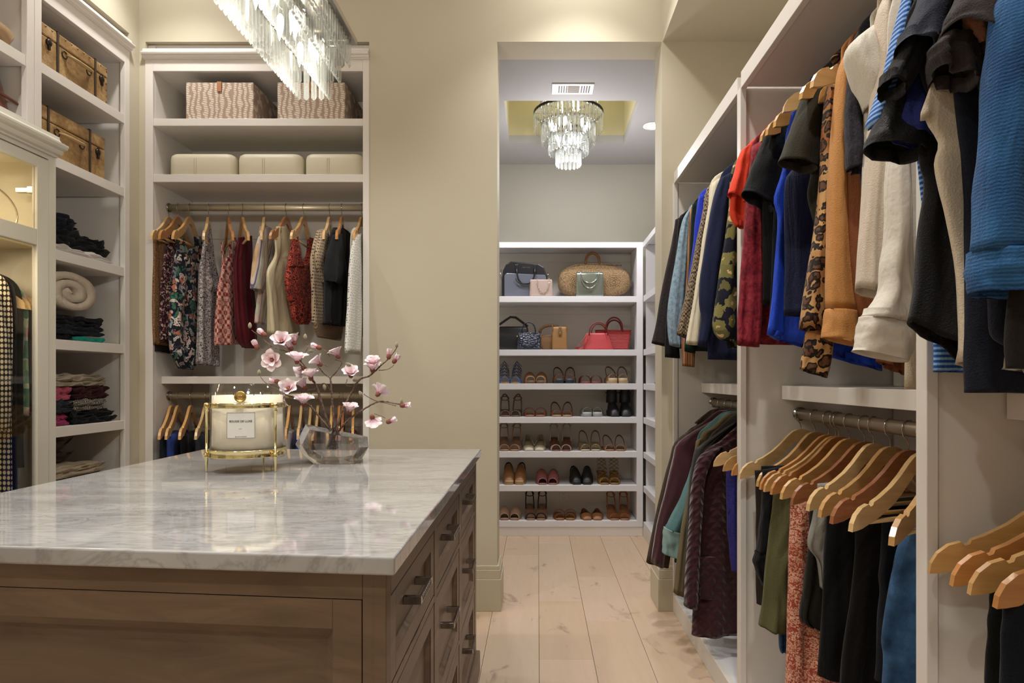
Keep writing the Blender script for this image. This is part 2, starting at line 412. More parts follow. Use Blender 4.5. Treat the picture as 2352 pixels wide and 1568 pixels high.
# ceiling vent
t = thing('ceiling_vent', 'small white ceiling air vent in front of the ceiling recess', 'vent', (.21, 3.925, TOPZ))
VW = mk('vent_white', '#dcdad8', .5)
part('frame', t, .085, .335, 3.855, 3.995, TOPZ-.006, TOPZ-.0005, VW)
m = MB()
for x in (.125, .14, .155, .17): m.box(x-.0, x+.007, 3.88, 3.97, TOPZ-.0075, TOPZ-.006)
for x in (.26, .275, .29, .305): m.box(x, x+.007, 3.88, 3.97, TOPZ-.0075, TOPZ-.006)
m.build('slot', mk('vent_slot', '#5b554f', .7), t)['kind'] = 'stuff'
m = MB()
for k in range(9): m.box(.18, .25, 3.882+k*.0105, 3.887+k*.0105, TOPZ-.0085, TOPZ-.006)
m.build('louvre', mk('vent_louvre', '#a59a8e', .6), t)['kind'] = 'stuff'
# outlet on the back of the shoe cabinet is built with the cabinet

# ================================================================== CABINETRY
def crown(parent, run, z0, z1, proj, mat, axis='X', face=0.0, name='crown'):
    """crown moulding swept along an axis; profile climbs from z0 to z1 while stepping out by proj"""
    h = z1-z0
    pr = [(0, 0), (.25, 0), (.25, .08), (.5, .12), (.62, .22), (.62, .3), (.9, .36), (1, .48), (1, .56), (.8, .6), (.8, .64), (.55, .70), (.40, .84), (.36, 1), (0, 1)]
    a, b = run
    if axis == 'X': pts = [(a, face-p*proj, z0+q*h) for p, q in pr]; d = (b-a, 0, 0)
    elif axis == '-Y': pts = [(face+p*proj, a, z0+q*h) for p, q in pr]; d = (0, b-a, 0)
    return MB().prism(pts, d).build(name, mat, parent)
SH = [2.505, 2.214, 1.17]
# --- niche unit on the back wall
t = thing('hanging_cabinet', 'built-in greige wardrobe niche with box shelves and two hanging rods', 'wardrobe', (-1.45, YW, 0))
cx0, cx1 = -1.99, -.904
part('side_panel', t, NX0, cx0, YW+.02, 3.78, 0, 2.93, CAB); part('side_panel', t, cx1, NX1, YW+.02, 3.78, 0, 2.93, CAB)
part('back_panel', t, cx0, cx1, 3.765, 3.785, 0, 2.93, CAB)
part('stile', t, NX0, cx0, YW-.004, YW+.02, 0, 2.86, CAB); part('stile', t, cx1, NX1, YW-.004, YW+.02, 0, 2.86, CAB)
part('top_rail', t, cx0, cx1, YW-.004, YW+.02, 2.786, 2.86, CAB)
part('top_panel', t, cx0, cx1, YW+.02, 3.765, 2.79, 2.81, CAB)
part('shelf', t, cx0, cx1, YW, 3.765, 2.505, 2.543, CAB); part('shelf', t, cx0, cx1, YW, 3.765, 2.214, 2.2545, CAB)
part('shelf', t, cx0, cx1, 3.455, 3.765, 1.17, 1.209, CAB)
part('base_panel', t, cx0, cx1, YW, 3.765, 0, .10, CAB)
for z in (2.66, 2.0, .92): part('back_rail', t, cx0, cx1, 3.757, 3.766, z, z+.05, CAB)
crown(t, (NX0-.006, NX1+.002), 2.845, 2.898, .03, CAB, 'X', YW-.004); part('frieze', t, NX0, NX1, YW+.03, YW+.05, 2.86, 2.938, CAB)
def rod(parent, a, b, r=.015, mat=ROD):
    a = Vector(a); b = Vector(b); d = (b-a).normalized()
    MB().tube([a, b], r, 14, flat=(1, 1.25)).build('hanging_rod', mat, parent)
    for p, s in ((a, 1), (b, -1)):
        MB().tube([p, p+d*.006*s], .024, 14).build('rod_flange', NICKEL, parent)
RU, RL, YR = 2.118, 1.105, 3.52
rod(t, (cx0, YR, RU), (cx1, YR, RU)); rod(t, (cx0, YR, RL), (cx1, YR, RL))
# --- left wall, shelving bay with the suitcases
def left_bay(label, y0, y1, shelves, zt=2.774, zb=.12, zl=0, cut=0):
    t = thing('shelving_unit', label, 'shelving', (XL, (y0+y1)/2, 0))
    zc2 = cut or zl
    part('side_panel', t, XLR, XL-.02, y0-.038, y0-.0185, zc2, 2.93, CAB); part('side_panel', t, XLR, XL-.02, y1+.0185, y1+.038, zl, 2.93, CAB)
    part('back_panel', t, XLR-.01, XLR+.01, y0-.018, y1+.018, zl, 2.93, CAB)
    part('stile', t, XL-.02, XL+.004, y0-.038, y0, zc2, 2.86, CAB); part('stile', t, XL-.02, XL+.004, y1, y1+.038, zl, 2.86, CAB)
    if cut:
        part('side_panel', t, XLR+.01, XL, y0-.0245, y0, 0, cut, CAB)
    part('top_rail', t, XL-.02, XL+.004, y0, y1, zt, 2.86, CAB); part('top_panel', t, XLR+.01, XL-.02, y0-.018, y1+.018, zt+.004, zt+.024, CAB)
    if not zl: part('base_panel', t, XLR+.01, XL, y0, y1, 0, zb, CAB)
    for z in shelves: part('shelf', t, XLR+.01, XL, y0, y1, z-.044, z, CAB)
    crown(t, (y0-.038, y1+.038), 2.845, 2.898, .03, CAB, '-Y', XL+.004); part('frieze', t, XL-.05, XL-.03, y0-.038, y1+.038, 2.86, 2.938, CAB)
    return t
LSH = [2.513, 2.148, 1.751, 1.367, .989, .61]
left_bay('built-in shelving bay holding suitcases above folded knits on the left wall', 2.71, 3.256, LSH, cut=2.2)
left_bay('built-in open shelves with hat and brown bag above the lit glass cabinet', 1.72, 2.632, [2.50, 2.2445], zl=2.2)
left_bay('built-in shelving bay on the left wall nearest the camera', .72, 1.642, LSH)
# --- glass display cabinet, standing proud of the left wall
XG = -1.98
t = thing('display_cabinet', 'lit glass-door display cabinet with warm interior and crown', 'cabinet', (XG, 2.3, 0))
gy0, gy1 = 1.745, 2.645
part('side_panel', t, XLR+.03, XG-.021, gy1+.02, gy1+.0395, 0, 2.12, CASE); part('side_panel', t, XLR+.03, XG-.021, gy0-.0395, gy0-.02, 0, 2.12, CASE)
part('back_panel', t, XLR+.015, XLR+.029, gy0-.02, gy1+.02, 0, 2.12, mk('cabinet_lining', '#e2d9bd', .5)); part('top_panel', t, XLR+.03, XG-.02, gy0-.02, gy1+.02, 2.08, 2.12, CASE)
part('shelf', t, XLR+.03, XG-.06, gy0-.02, gy1+.02, 1.728, 1.75, MATS['cabinet_lining'])
part('stile', t, XG-.02, XG, gy1, gy1+.04, 0, 2.12, CASE); part('stile', t, XG-.02, XG, gy0-.04, gy0, 0, 2.12, CASE)
part('top_rail', t, XG-.02, XG, gy0, gy1, 2.085, 2.12, CASE); part('base_panel', t, XLR+.03, XG, gy0, gy1, 0, .12, CASE)
crown(t, (gy0-.07, gy1+.03), 2.10, 2.185, .06, CASE, '-Y', XG)
d = t
for (a, b) in ((gy0+.002, 2.195), (2.197, gy1-.002)):
    dd = MB()
    dd.box(XG-.02, XG+.002, a, a+.062, .13, 2.08).box(XG-.02, XG+.002, b-.062, b, .13, 2.08)
    for z0, z1 in ((.13, .2), (1.725, 1.79), (2.035, 2.08)): dd.box(XG-.02, XG+.002, a+.062, b-.062, z0, z1)
    dr = dd.build('door', CASE, t, bevel=.003)
    for z0, z1 in ((.2, 1.725), (1.79, 2.035)):
        MB().box(XG-.012, XG-.008, a+.062, b-.062, z0, z1).build('glass_pane', CLEAR, dr)
for z in (1.94, 1.07):
    MB().box(XG-.10, XG-.02, 2.60, 2.62, z, z+.018).box(XG-.05, XG-.02, 2.595, 2.64, z-.004, z+.022).build('hinge', NICKEL, t, bevel=.001)
rod(t, (-2.22, gy0-.02, 1.685), (-2.22, gy1+.02, 1.685), .011, RODD)
# --- right closets
SHX = .839
def closet(label, y0, y1, far=False):
    t = thing('closet_unit', label, 'closet', (CXF, (y0+y1)/2, 0))
    part('platform', t, CXF+.02, 1.24, y0, y1, 0, .084, CABC); part('face_rail', t, CXF, CXF+.02, y0, y1, .0, .087, CAB)
    part('back_panel', t, 1.222, 1.24, y0, y1, .087, 2.2, CAB)
    part('top_panel', t, CXF+.02, 1.24, y0, y1, 2.2, 2.2515, CAB); part('top_rail', t, CXF, CXF+.02, y0, y1, 2.195, 2.2515, CAB)
    part('shelf', t, SHX, 1.222, y0, y1, 1.127, 1.174, CAB)
    rod(t, (.9, y0, 1.077), (.9, y1, 1.077), .015, RODD); rod(t, (.9, y0, 2.135), (.9, y1, 2.135), .015, RODD)
    return t
def divider(t, y0, y1):
    part('stile', t, CXF-.001, CXF+.02, y0, y1, .0, 2.2, CAB); part('divider_panel', t, CXF+.02, 1.24, (y0+y1)/2-.011, (y0+y1)/2+.011, .0, 2.2, CAB)
c1 = closet('far bay of the built-in closet along the right wall', 2.285, 3.345); divider(c1, 3.345, 3.378); divider(c1, 2.245, 2.284)
c2 = closet('middle bay of the built-in closet along the right wall', 1.205, 2.244); divider(c2, 1.17, 1.204)
c3 = closet('near bay of the built-in closet along the right wall', .10, 1.169); divider(c3, .06, .099)
c4 = closet('empty closet bay beside the camera on the right wall', -.96, .059); divider(c4, -1.0, -.961)
# --- shoe cabinets of the small room
SY = 4.96
SHT = [1.2+(868-q)/302.4 for q in (680, 802.5, 880.5, 957.5, 1036.5, 1114, 1196)]
t = thing('shoe_cabinet', 'pale built-in shoe and handbag shelves seen through the opening', 'shelving', (.3, SY, 0))
part('side_panel', t, .756, .80, SY+.02, YB-.002, 0, 2.232, CABC); part('side_panel', t, -.842, -.81, SY+.02, YB-.002, 0, 2.232, CABC)
part('stile', t, .752, .80, SY, SY+.02, .07, 2.19, CABC); part('stile', t, -.842, -.80, SY, SY+.02, .07, 2.19, CABC)
part('top_rail', t, -.842, .80, SY, SY+.02, 2.19, 2.232, CABC); part('top_panel', t, -.842, .80, SY+.02, YB-.01, 2.212, 2.232, CABC)
part('back_panel', t, -.81, .756, YB-.014, YB-.002, .0, 2.21, CAB)
part('toe_kick', t, -.842, .80, SY+.004, SY+.02, 0, .07, CAB)
for z in SHT: part('shelf', t, -.81, .754, SY, YB-.014, z-.046, z, CABC)
for k, z in enumerate(SHT[:-1]): part('back_rail', t, -.81, .756, YB-.024, YB-.014, z-.10, z-.046, CAB)
part('back_rail', t, -.81, .756, YB-.024, YB-.014, 2.14, 2.21, CAB)
t = thing('shoe_cabinet', 'pale built-in shoe shelves on the right of the small room', 'shelving', (.82, 4.3, 0))
part('stile', t, .80, .82, YI+.02, YI+.06, .07, 2.19, CABC)
part('top_rail', t, .80, .82, YI+.02, SY-.001, 2.19, 2.232, CABC); part('top_panel', t, .82, RX1-.004, YI+.02, SY-.001, 2.212, 2.232, CABC)
part('back_panel', t, RX1-.014, RX1-.002, YI+.02, SY-.001, 0, 2.21, CABC); part('toe_kick', t, .80, .82, YI+.02, SY-.001, 0, .07, CAB)
part('side_panel', t, .821, RX1-.014, YI+.02, YI+.04, .0, 2.21, CABC); part('side_panel', t, .821, RX1-.014, SY-.02, SY-.001, 0, 2.21, CABC)
for z in SHT: part('shelf', t, .80, RX1-.014, YI+.04, SY-.02, z-.046, z, CABC)
# outlet
q = P(1295, 1137, YB-.014)
t = thing('power_outlet', 'white double power outlet on the back of the lowest shoe shelf', 'outlet', tuple(q))
PLW = mk('outlet_white', '#d8d3cc', .4); PLD = mk('outlet_slot', '#3a3632', .6)
part('cover_plate', t, q.x-.036, q.x+.036, q.y-.006, q.y, q.z-.062, q.z+.055, PLW, .002)
part('socket_block', t, q.x-.017, q.x+.017, q.y-.009, q.y-.006, q.z-.036, q.z+.034, PLW, .001)
m = MB()
for dz in (-.018, .018):
    m.box(q.x-.009, q.x-.007, q.y-.0095, q.y-.009, q.z+dz, q.z+dz+.008); m.box(q.x+.007, q.x+.009, q.y-.0095, q.y-.009, q.z+dz, q.z+dz+.008); m.box(q.x-.002, q.x+.002, q.y-.0095, q.y-.009, q.z+dz-.009, q.z+dz-.005)
m.build('slot', PLD, t)['kind'] = 'stuff'

# ================================================================== ISLAND
NR, NL, FL_, FR = Vector((-.25, 1.078, 0)), Vector((-1.345, 1.192, 0)), Vector((-1.345, 2.655, 0)), Vector((-.25, 2.655, 0))
t = thing('island', 'taupe wood island with marble top, drawers and chrome handles', 'island', (-.8, 1.85, 0))
def quad(a, b, c, d, z0, z1): return MB().prism([(v[0], v[1], z0) for v in (a, b, c, d)], (0, 0, z1-z0))
in_ = .022
quad((-1.32, 1.23), (-1.32, 2.63), (-.275, 2.63), (-.275, 1.12), .09, .87).build('carcass', ISLW, t)
top = quad((-.232, 1.058), (-1.362, 1.170), (-1.362, 2.672), (-.232, 2.672), .879, .91).build('marble_top', MARBLE, t, bevel=.004, seg=3)
quad((-.235, 1.06), (-1.36, 1.176), (-1.36, 2.672), (-.235, 2.672), 0, .09).build('plinth', ISLW, t, bevel=.006)
# near face: frame and panel in the slanting plane
dN = (NL-NR).normalized(); nN = Vector((-dN.y, dN.x, 0))
if nN.y > 0: nN = -nN
Lw = (NL-NR).length
def nbox(u0, u1, z0, z1, d0, d1):
    """box on the near face: u along the face from the right corner, d outwards from it"""
    q = [NR+dN*u0+nN*d0, NR+dN*u1+nN*d0, NR+dN*u1+nN*d1, NR+dN*u0+nN*d1]
    return MB().prism([(v.x, v.y, z0) for v in q], (0, 0, z1-z0))
nbox(0, .041, .09, .878, -.024, 0).build('corner_post', ISLW, t, bevel=.002)
nbox(Lw-.041, Lw, .09, .878, -.024, 0).build('corner_post', ISLW, t, bevel=.002)
nbox(.041, Lw-.041, .833, .878, -.024, 0).build('top_rail', ISLW, t, bevel=.001)
for (u0, u1) in ((.0425, Lw-.0425),):
    m = MB()
    zt, zb = .8315, .10
    for a, b, c, e in ((u0, u0+.05, zb, zt), (u1-.05, u1, zb, zt), (u0+.05, u1-.05, zt-.05, zt), (u0+.05, u1-.05, zb, zb+.05)):
        q = nbox(a, b, c, e, -.022, -.001); m.add(q.v, q.f)
    # sloping moulding inside the frame
    def npt(u, z, d): v = NR+dN*u+nN*d; return (v.x, v.y, z)
    o0, o1, oz0, oz1 = u0+.05, u1-.05, zb+.05, zt-.05; s = .018
    A = [npt(o0, oz0, -.004), npt(o1, oz0, -.004), npt(o1, oz1, -.004), npt(o0, oz1, -.004)]
    B = [npt(o0+s, oz0+s, -.017), npt(o1-s, oz0+s, -.017), npt(o1-s, oz1-s, -.017), npt(o0+s, oz1-s, -.017)]
    m.add(A+B, [(i, (i+1) % 4, 4+(i+1) % 4, 4+i) for i in range(4)])
    m.build('panel_frame', ISLW, t, bevel=.001)
    nbox(o0+.005, o1-.005, oz0+.005, oz1-.005, -.022, -.0165).build('panel', ISLW, t)
# right face: posts, rails, nine inset drawers
cols = [(1.114, 1.582), (1.620, 2.083), (2.128, 2.585)]
rows = [(.674, .829), (.366, .656), (.108, .350)]
for a, b in ((1.08, 1.112), (1.584, 1.618), (2.085, 2.126), (2.587, 2.655)):
    MB().box(-.275, -.25, a, b, .09, .878).build('post', ISLW, t, bevel=.001)
for a, b in cols:
    for c, e in ((.831, .878), (.658, .672), (.352, .364), (.09, .106)):
        MB().box(-.275, -.25, a-.001, b+.001, c, e).build('rail', ISLW, t, bevel=.001)
hm = MB(); hm.box(0, .034, -.006, .006, -.008, .008)
def handle_mesh(L=.135):
    m = MB(); m.box(.0, .036, 0, .012, -.008, .008); m.box(0, .036, L-.012, L, -.008, .008)
    for z in (-.008, .0055): m.box(.030, .036, .012, L-.012, z, z+.0025)
    n = 8; st = (L-.024)/n
    for k in range(n):
        y = .012+k*st
        m.prism([(.031, y, -.0055), (.031, y+.003, -.0055), (.031, y+st*.6+.003, .0055), (.031, y+st*.6, .0055)], (.004, 0, 0))
        m.prism([(.031, y+st*.6, -.0055), (.031, y+st*.6+.003, -.0055), (.031, y+.003, .0055), (.031, y, .0055)], (.004, 0, 0))
    return m
h0 = None
for (a, b) in cols:
    for (c, e) in rows:
        m = MB(); g = .002; x0, x1 = -.274, -.2515; fw = .042
        a_, b_, c_, e_ = a+g, b-g, c+g, e-g
        fz = min(fw, (e_-c_)*.24)
        m.box(x0, x1, a_, a_+fw, c_, e_).box(x0, x1, b_-fw, b_, c_, e_).box(x0, x1, a_+fw, b_-fw, e_-fz, e_).box(x0, x1, a_+fw, b_-fw, c_, c_+fz)
        s = .008; A = [(x1-.003, a_+fw, c_+fz), (x1-.003, b_-fw, c_+fz), (x1-.003, b_-fw, e_-fz), (x1-.003, a_+fw, e_-fz)]
        B = [(x1-.013, a_+fw+s, c_+fz+s), (x1-.013, b_-fw-s, c_+fz+s), (x1-.013, b_-fw-s, e_-fz-s), (x1-.013, a_+fw+s, e_-fz-s)]
        m.add(A+B, [(i, (i+1) % 4, 4+(i+1) % 4, 4+i) for i in range(4)])
        m.box(x0, x1-.0125, a_+fw+.002, b_-fw-.002, c_+fz+.002, e_-fz-.002)
        dr = m.build('drawer', ISLW, t, bevel=.0008, seg=1)
        yc, zc_ = (a+b)/2-.0675, (c+e)/2+.012
        if h0 is None:
            h0 = handle_mesh().build('handle', NICKEL, dr, local=True, bevel=.0008, seg=1); hh = h0
        else:
            hh = h0.copy(); COL.objects.link(hh); hh.parent = dr
        hh.location = Vector((x1-.0125, yc, zc_))-ORG[dr.name]
# ================================================================== HANGERS
def hanger_meshes():
    up = [(0, -.070), (.014, -.071), (.030, -.077), (.050, -.093), (.075, -.118), (.105, -.143), (.140, -.164), (.160, -.173), (.163, -.180), (.170, -.183), (.176, -.177), (.195, -.184), (.212, -.199), (.222, -.217), (.225, -.235)]
    lo = [(0, -.108), (.014, -.109), (.030, -.118), (.050, -.137), (.075, -.163), (.105, -.187), (.140, -.207), (.160, -.216), (.163, -.2175), (.170, -.220), (.176, -.222), (.195, -.230), (.212, -.2335), (.222, -.2345), (.2251, -.2352)]
    xs = [(-x, u, l) for (x, u), (_, l) in zip(up[::-1], lo[::-1])][:-1]+[(x, u, l) for (x, u), (_, l) in zip(up, lo)]
    m = MB(); vs = []; th = .0062
    for x, u, l in xs:
        cy = -.022*(abs(x)/.225)**2*0
        vs += [(x, cy-th, u), (x, cy+th, u), (x, cy+th, l), (x, cy-th, l)]
    fs = []
    for i in range(len(xs)-1):
        for j in range(4): fs.append((i*4+j, i*4+(j+1) % 4, (i+1)*4+(j+1) % 4, (i+1)*4+j))
    n = len(xs)-1; fs += [(0, 1, 2, 3), (n*4, n*4+3, n*4+2, n*4+1)]
    m.add(vs, fs)
    hk = MB().tube([(0, 0, -.085), (0, 0, -.056), (-.004, 0, -.047), (-.016, 0, -.036), (-.0205, 0, -.022), (-.017, 0, -.006), (-.006, 0, .002), (.006, 0, .002), (.016, 0, -.006), (.0195, 0, -.02), (.018, 0, -.03)], .0017, 6)
    br = MB().tube([(-.207, 0, -.218), (.207, 0, -.218)], .0055, 8)
    return m, hk, br
_hm = hanger_meshes()
HPROTO = []
def hanger(x, y, z, rot, tone, label, group=None):
    """hook rests on the rod whose axis is at height z"""
    while len(HPROTO) < 4: HPROTO.append(None)
    loc = (x, y, z+.0185)
    if HPROTO[tone] is None:
        r = thing('wooden_hanger', label, 'hanger', loc, group, rot)
        b = _hm[0].build('body', WOODS[tone], r, local=True, bevel=.0025); _hm[1].build('hook', CHROME, r, local=True); _hm[2].build('bar', WOODS[1 if tone < 2 else 0], r, local=True)
        HPROTO[tone] = r
    else:
        r = copy_tree(HPROTO[tone]); r.location = loc; r.rotation_euler.z = rot; tag(r, label, 'hanger')
        if group: r['group'] = group
        elif 'group' in r: del r['group']
    return r

# ================================================================== CLOTH
def drape(name, rows, pl, mat, parent=None, n=26, m=44, amp=.01, folds=3.5, seed=0, off=0.0, rim=.02, top=True, shear=0.0, wob=.003, level=False):
    """cloth tube from pixel rows (xl, yl, xr, yr[, half depth]) lying in the vertical plane pl"""
    nr = normal_of(pl); R = []
    for r in rows:
        a = hit(r[0], r[1], pl); b = hit(r[2], r[3], pl); R.append(list(a)+list(b)+[r[4] if len(r) > 4 else .016])
    ph = seed*1.7; vs = []
    for i in range(n):
        t = i/(n-1); q = crom(R, t); a = Vector(q[:3]); b = Vector(q[3:6]); d = max(q[6], .003)
        mid = (a+b)/2+nr*off; hv = (b-a)/2; wv = hv.length
        g = (.2+.8*t)
        for j in range(m):
            th = 2*math.pi*j/m; c, s_ = math.cos(th), math.sin(th)
            sc = math.copysign(abs(c)**.85, c); ss = math.copysign(abs(s_)**.8, s_)
            f = amp*g*(math.sin(folds*math.pi*(c*.5+.5)+ph+.9*t)+.55*math.sin(folds*2.3*(c*.5+.5)*math.pi+ph*2.1-1.3*t))
            f += .35*amp*nz(c*3+ph, t*5, seed, 1.3)+.9*amp*g*(abs(nz(c*3.2+ph, t*1.6+seed, 4.4))-.25)
            e = wob*nz(seed*3.1+(1 if c > 0 else -1), t*6, .3)
            p = mid+hv*sc*(1+e/max(wv, .01))+nr*(ss*d*(1+.25*nz(c*2, t*4+ph, 7.7))+f*(1-abs(c)**4*.6))
            vs.append(p)
    fs = [(i*m+j, i*m+(j+1) % m, (i+1)*m+(j+1) % m, (i+1)*m+j) for i in range(n-1) for j in range(m)]
    if top:
        c0 = sum((vs[j] for j in range(m)), Vector())/m; vs.append(c0+Vector((0, 0, .002))); k = len(vs)-1
        fs += [(k, (j+1) % m, j) for j in range(m)]
    # turned hem inside the opening
    last = vs[(n-1)*m:n*m]; cl = sum(last, Vector())/m; base = len(vs)
    up1 = Vector((0, 0, .004)); up2 = Vector((0, 0, rim))
    vs += [v+(cl-v)*.08+up1 for v in last]; vs += [v+(cl-v)*.14+up2 for v in last]
    for j in range(m):
        j2 = (j+1) % m
        fs += [((n-1)*m+j, (n-1)*m+j2, base+j2, base+j), (base+j, base+j2, base+m+j2, base+m+j)]
    mb = MB(); mb.add(vs, fs, True)
    return mb.build(name, mat, parent)
_gs = [0]
RODX, RODU, RODL = .9, 2.135, 1.077
def garment(name, label, cat, pl, mat, body, extras=(), group=None, hang=None, amp=.01, folds=3.5, zrod=None, tone=None, hlabel=None, main='body', hx=None):
    """extras: (part name, rows, material or None, offset towards the camera, amp)"""
    _gs[0] += 1; sd = _gs[0]; low_flag = name.endswith('_low'); 
    if pl[0] == 'Y': loc = (RODX, pl[1], RODU); rot = 0
    else: loc = (pl[1], YR, RU); rot = math.pi/2
    if zrod is not None: loc = (loc[0], loc[1], zrod)
    if pl[0] == 'Y' and name != 'denim_jacket_low' and (zrod is None or any(e[0] == 'sleeve' for e in extras)):
        y = pl[1]; zt = loc[2]-.045; pyt = CY-(zt-H)*F/y
        fx = lambda X: CX+X*F/y
        py = lambda z: CY-(z-H)*F/y
        b1 = list(body[0])
        body = [(fx(RODX-.03), py(loc[2]-.028), fx(RODX+.03), py(loc[2]-.028), .014), (fx(RODX-.065), py(loc[2]-.04), fx(RODX+.065), py(loc[2]-.04), .018), (fx(RODX-.13), py(loc[2]-.095), fx(RODX+.13), py(loc[2]-.095), .018), (b1[0], b1[1], b1[2], py(loc[2]-.15), *b1[4:])]+list(body[1:])
    if extras:
        t = thing(name.replace('_low', ''), label, cat, loc, group)
        drape(main, body, pl, mat, t, n=32, amp=amp, folds=folds, seed=sd)
        for k, e in enumerate(extras):
            nm, rows, mm, off = e[:4]; am = e[4] if len(e) > 4 else amp*.6
            drape(nm, rows, pl, mm or mat, t, n=20, m=28, amp=am, folds=2.2, seed=sd+k*5+3, off=off)
    else:
        t = thing(name.replace('_low', ''), label, cat, loc, group)
        drape(main, body, pl, mat, t, n=32, amp=amp, folds=folds, seed=sd)
    if pl[0] == 'X' and hang is None:
        hang = TIPROT.get(round((pl[1]*1500/3.52)+1235), 0)
    if hang is not False:
        hg = hanger(loc[0] if hx is None else hx, loc[1], loc[2], rot+(hang or 0), tone if tone is not None else sd % 3, hlabel or 'wooden hanger carrying the '+' '.join(label.split(' on ')[0].split(' hanging')[0].split(', ')[0].split(' with ')[0].split()[:11]))
        if pl[0] == 'Y': hg.scale.x = .74 if pl[1] > 1.7 else .58
    return t

# cloth materials
bronze = cloth('bronze_glitter', '#6b4a33', .45, pat=p_mottle(['#3a271c', '#7a5438', '#c49a6c'], 320, 2), bump=.5, bs=500)
burgfl = cloth('burgundy_print', '#2c1420', pat=p_floral('#241019', ['#8d6b66', '#b79c90', '#5a2a33', '#a9857c'], 75, .36, '#3c1826'))
bigfl = cloth('big_floral', '#1d1e28', pat=p_floral('#1b1c26', ['#b9b4b2', '#c7a8a0', '#8e9498', '#d0c8c2', '#2f6b57', '#b06a52', '#6d7378'], 30, .42, '#2c2f38', '#8d5c4c', .8))
ditsy = cloth('ditsy_print', '#c9c2c0', pat=p_floral('#b9b0ae', ['#2b2a33', '#3b3640'], 105, .34))
redgeo = cloth('red_geometric', '#b4473a', pat=lambda t, v: t.mix(.5, p_check('#a63a30', '#d8a79a', 62)(t, v), p_check('#6b1f22', '#e0b9ac', 41)(t, v)))
burgsat = cloth('burgundy_satin', '#5a1622', .38, var=.2, bump=.05)
striped = cloth('pastel_stripe', '#c9b9a8', pat=lambda t, v: t.ramp(t.wave(t.n('Mapping', Vector=v, Rotation=(.32, 0, 0)).outputs[0], 4.3, 0, 'Y', 'SAW').outputs[1], [(0, '#c9b6a8'), (.18, '#c7a57e'), (.30, '#cfc0b8'), (.42, '#6d6a8e'), (.52, '#c9bdb8'), (.64, '#a9b3a2'), (.78, '#cbb0a4'), (.92, '#8f8aa4')], True))
creamv = cloth('cream_crepe', '#cabf9f', .7, var=.05)
reddot = cloth('red_black_print', '#1f1515', pat=p_floral('#1d1413', ['#c0493a', '#a93a34', '#d2604a'], 120, .42))
crochet = cloth('oatmeal_crochet', '#a08b74', pat=lambda t, v: t.mix(t.math('LESS_THAN', t.voro(t.n('Mapping', Vector=v, Scale=(1, 1.6, 1)).outputs[0], 62, rnd=.15).outputs['Distance'], .26), '#ab967e', '#3f342b'), bump=.8, bs=220)
knitrib = cloth('oatmeal_rib', '#8d7964', pat=lambda t, v: t.ramp(t.wave(v, 26, .3, 'Y').outputs[1], [(.2, '#6d5c4b'), (.6, '#9d8971')]))
black1 = cloth('charcoal_cotton', '#2a2a30', var=.15)
eyelet = cloth('white_eyelet', '#d3cfc8', pat=p_spots('#cfccc6', '#5c5752', 72, .17, .55))
ivory = cloth('ivory_knit', '#bdb7ab', var=.06)

def grpN(s): return s
TIPROT = {}
for hp, tpx in ((388, 347), (409, 366), (436, 396), (479, 467), (524, 536), (556, 570), (607, 600), (658, 620), (698, 668), (757, 742), (785, 772), (831, 812)):
    best = min((abs((((hp-1235)*3.52/1500+.225*math.sin(math.radians(a)))*1500/(YR-.225*math.cos(math.radians(a))))+1235-tpx), a) for a in range(-40, 75))
    TIPROT[hp] = math.radians(best[1])
XH = lambda px: (px-1235)*3.52/1500
N = []
garment('tank_top', 'bronze glitter tank top, leftmost on the upper rod of the back niche', 'top', ('X', XH(388)), bronze,
        [(352, 540, 372, 532, .010), (353, 580, 384, 570, .016), (351, 680, 394, 680, .02), (352, 790, 395, 800, .022)],
        [('lining', [(356, 770, 396, 770), (356, 806, 397, 814)], cloth('dark_lining', '#2b1d18', .6), -.004)], amp=.008)
garment('blouse', 'dark burgundy blouse in a small cream print beside the bronze tank', 'top', ('X', XH(409)), burgfl,
        [(384, 566, 412, 548, .012), (376, 610, 425, 605, .018), (371, 700, 432, 700, .024), (372, 780, 425, 792, .028)],
        [('strap', [(381, 526, 395, 520, .008), (388, 548, 404, 545, .009), (392, 572, 408, 570, .009)], None, .002)], amp=.014, folds=5)
garment('halter_top', 'black halter top with big white and coral flowers and rounded hem', 'top', ('X', XH(436)), bigfl,
        [(402, 585, 462, 562, .014), (399, 640, 465, 630, .022), (395, 700, 463, 700, .026), (392, 760, 460, 772, .028), (397, 812, 453, 822, .026), (416, 846, 438, 849, .014)],
        [('strap', [(403, 537, 417, 537, .008), (407, 560, 426, 572, .010), (404, 595, 438, 600, .012)], None, .006),
         ('strap', [(447, 543, 463, 542, .008), (448, 570, 469, 580, .010), (442, 598, 466, 600, .012)], None, -.004)], amp=.016, folds=5)
garment('camisole', 'white camisole in a black ditsy print with ruffled front', 'top', ('X', XH(479)), ditsy,
        [(467, 560, 488, 560, .010), (462, 590, 491, 600, .014), (458, 640, 498, 650, .02), (456, 740, 496, 742, .024), (455, 835, 497, 842, .026)],
        [('strap', [(470, 527, 482, 525, .006), (466, 565, 484, 568, .008)], None, .004),
         ('ruffle', [(466, 636, 488, 640, .02), (468, 650, 491, 660, .03), (470, 668, 488, 672, .02)], None, .016, .010)], amp=.012, folds=5)
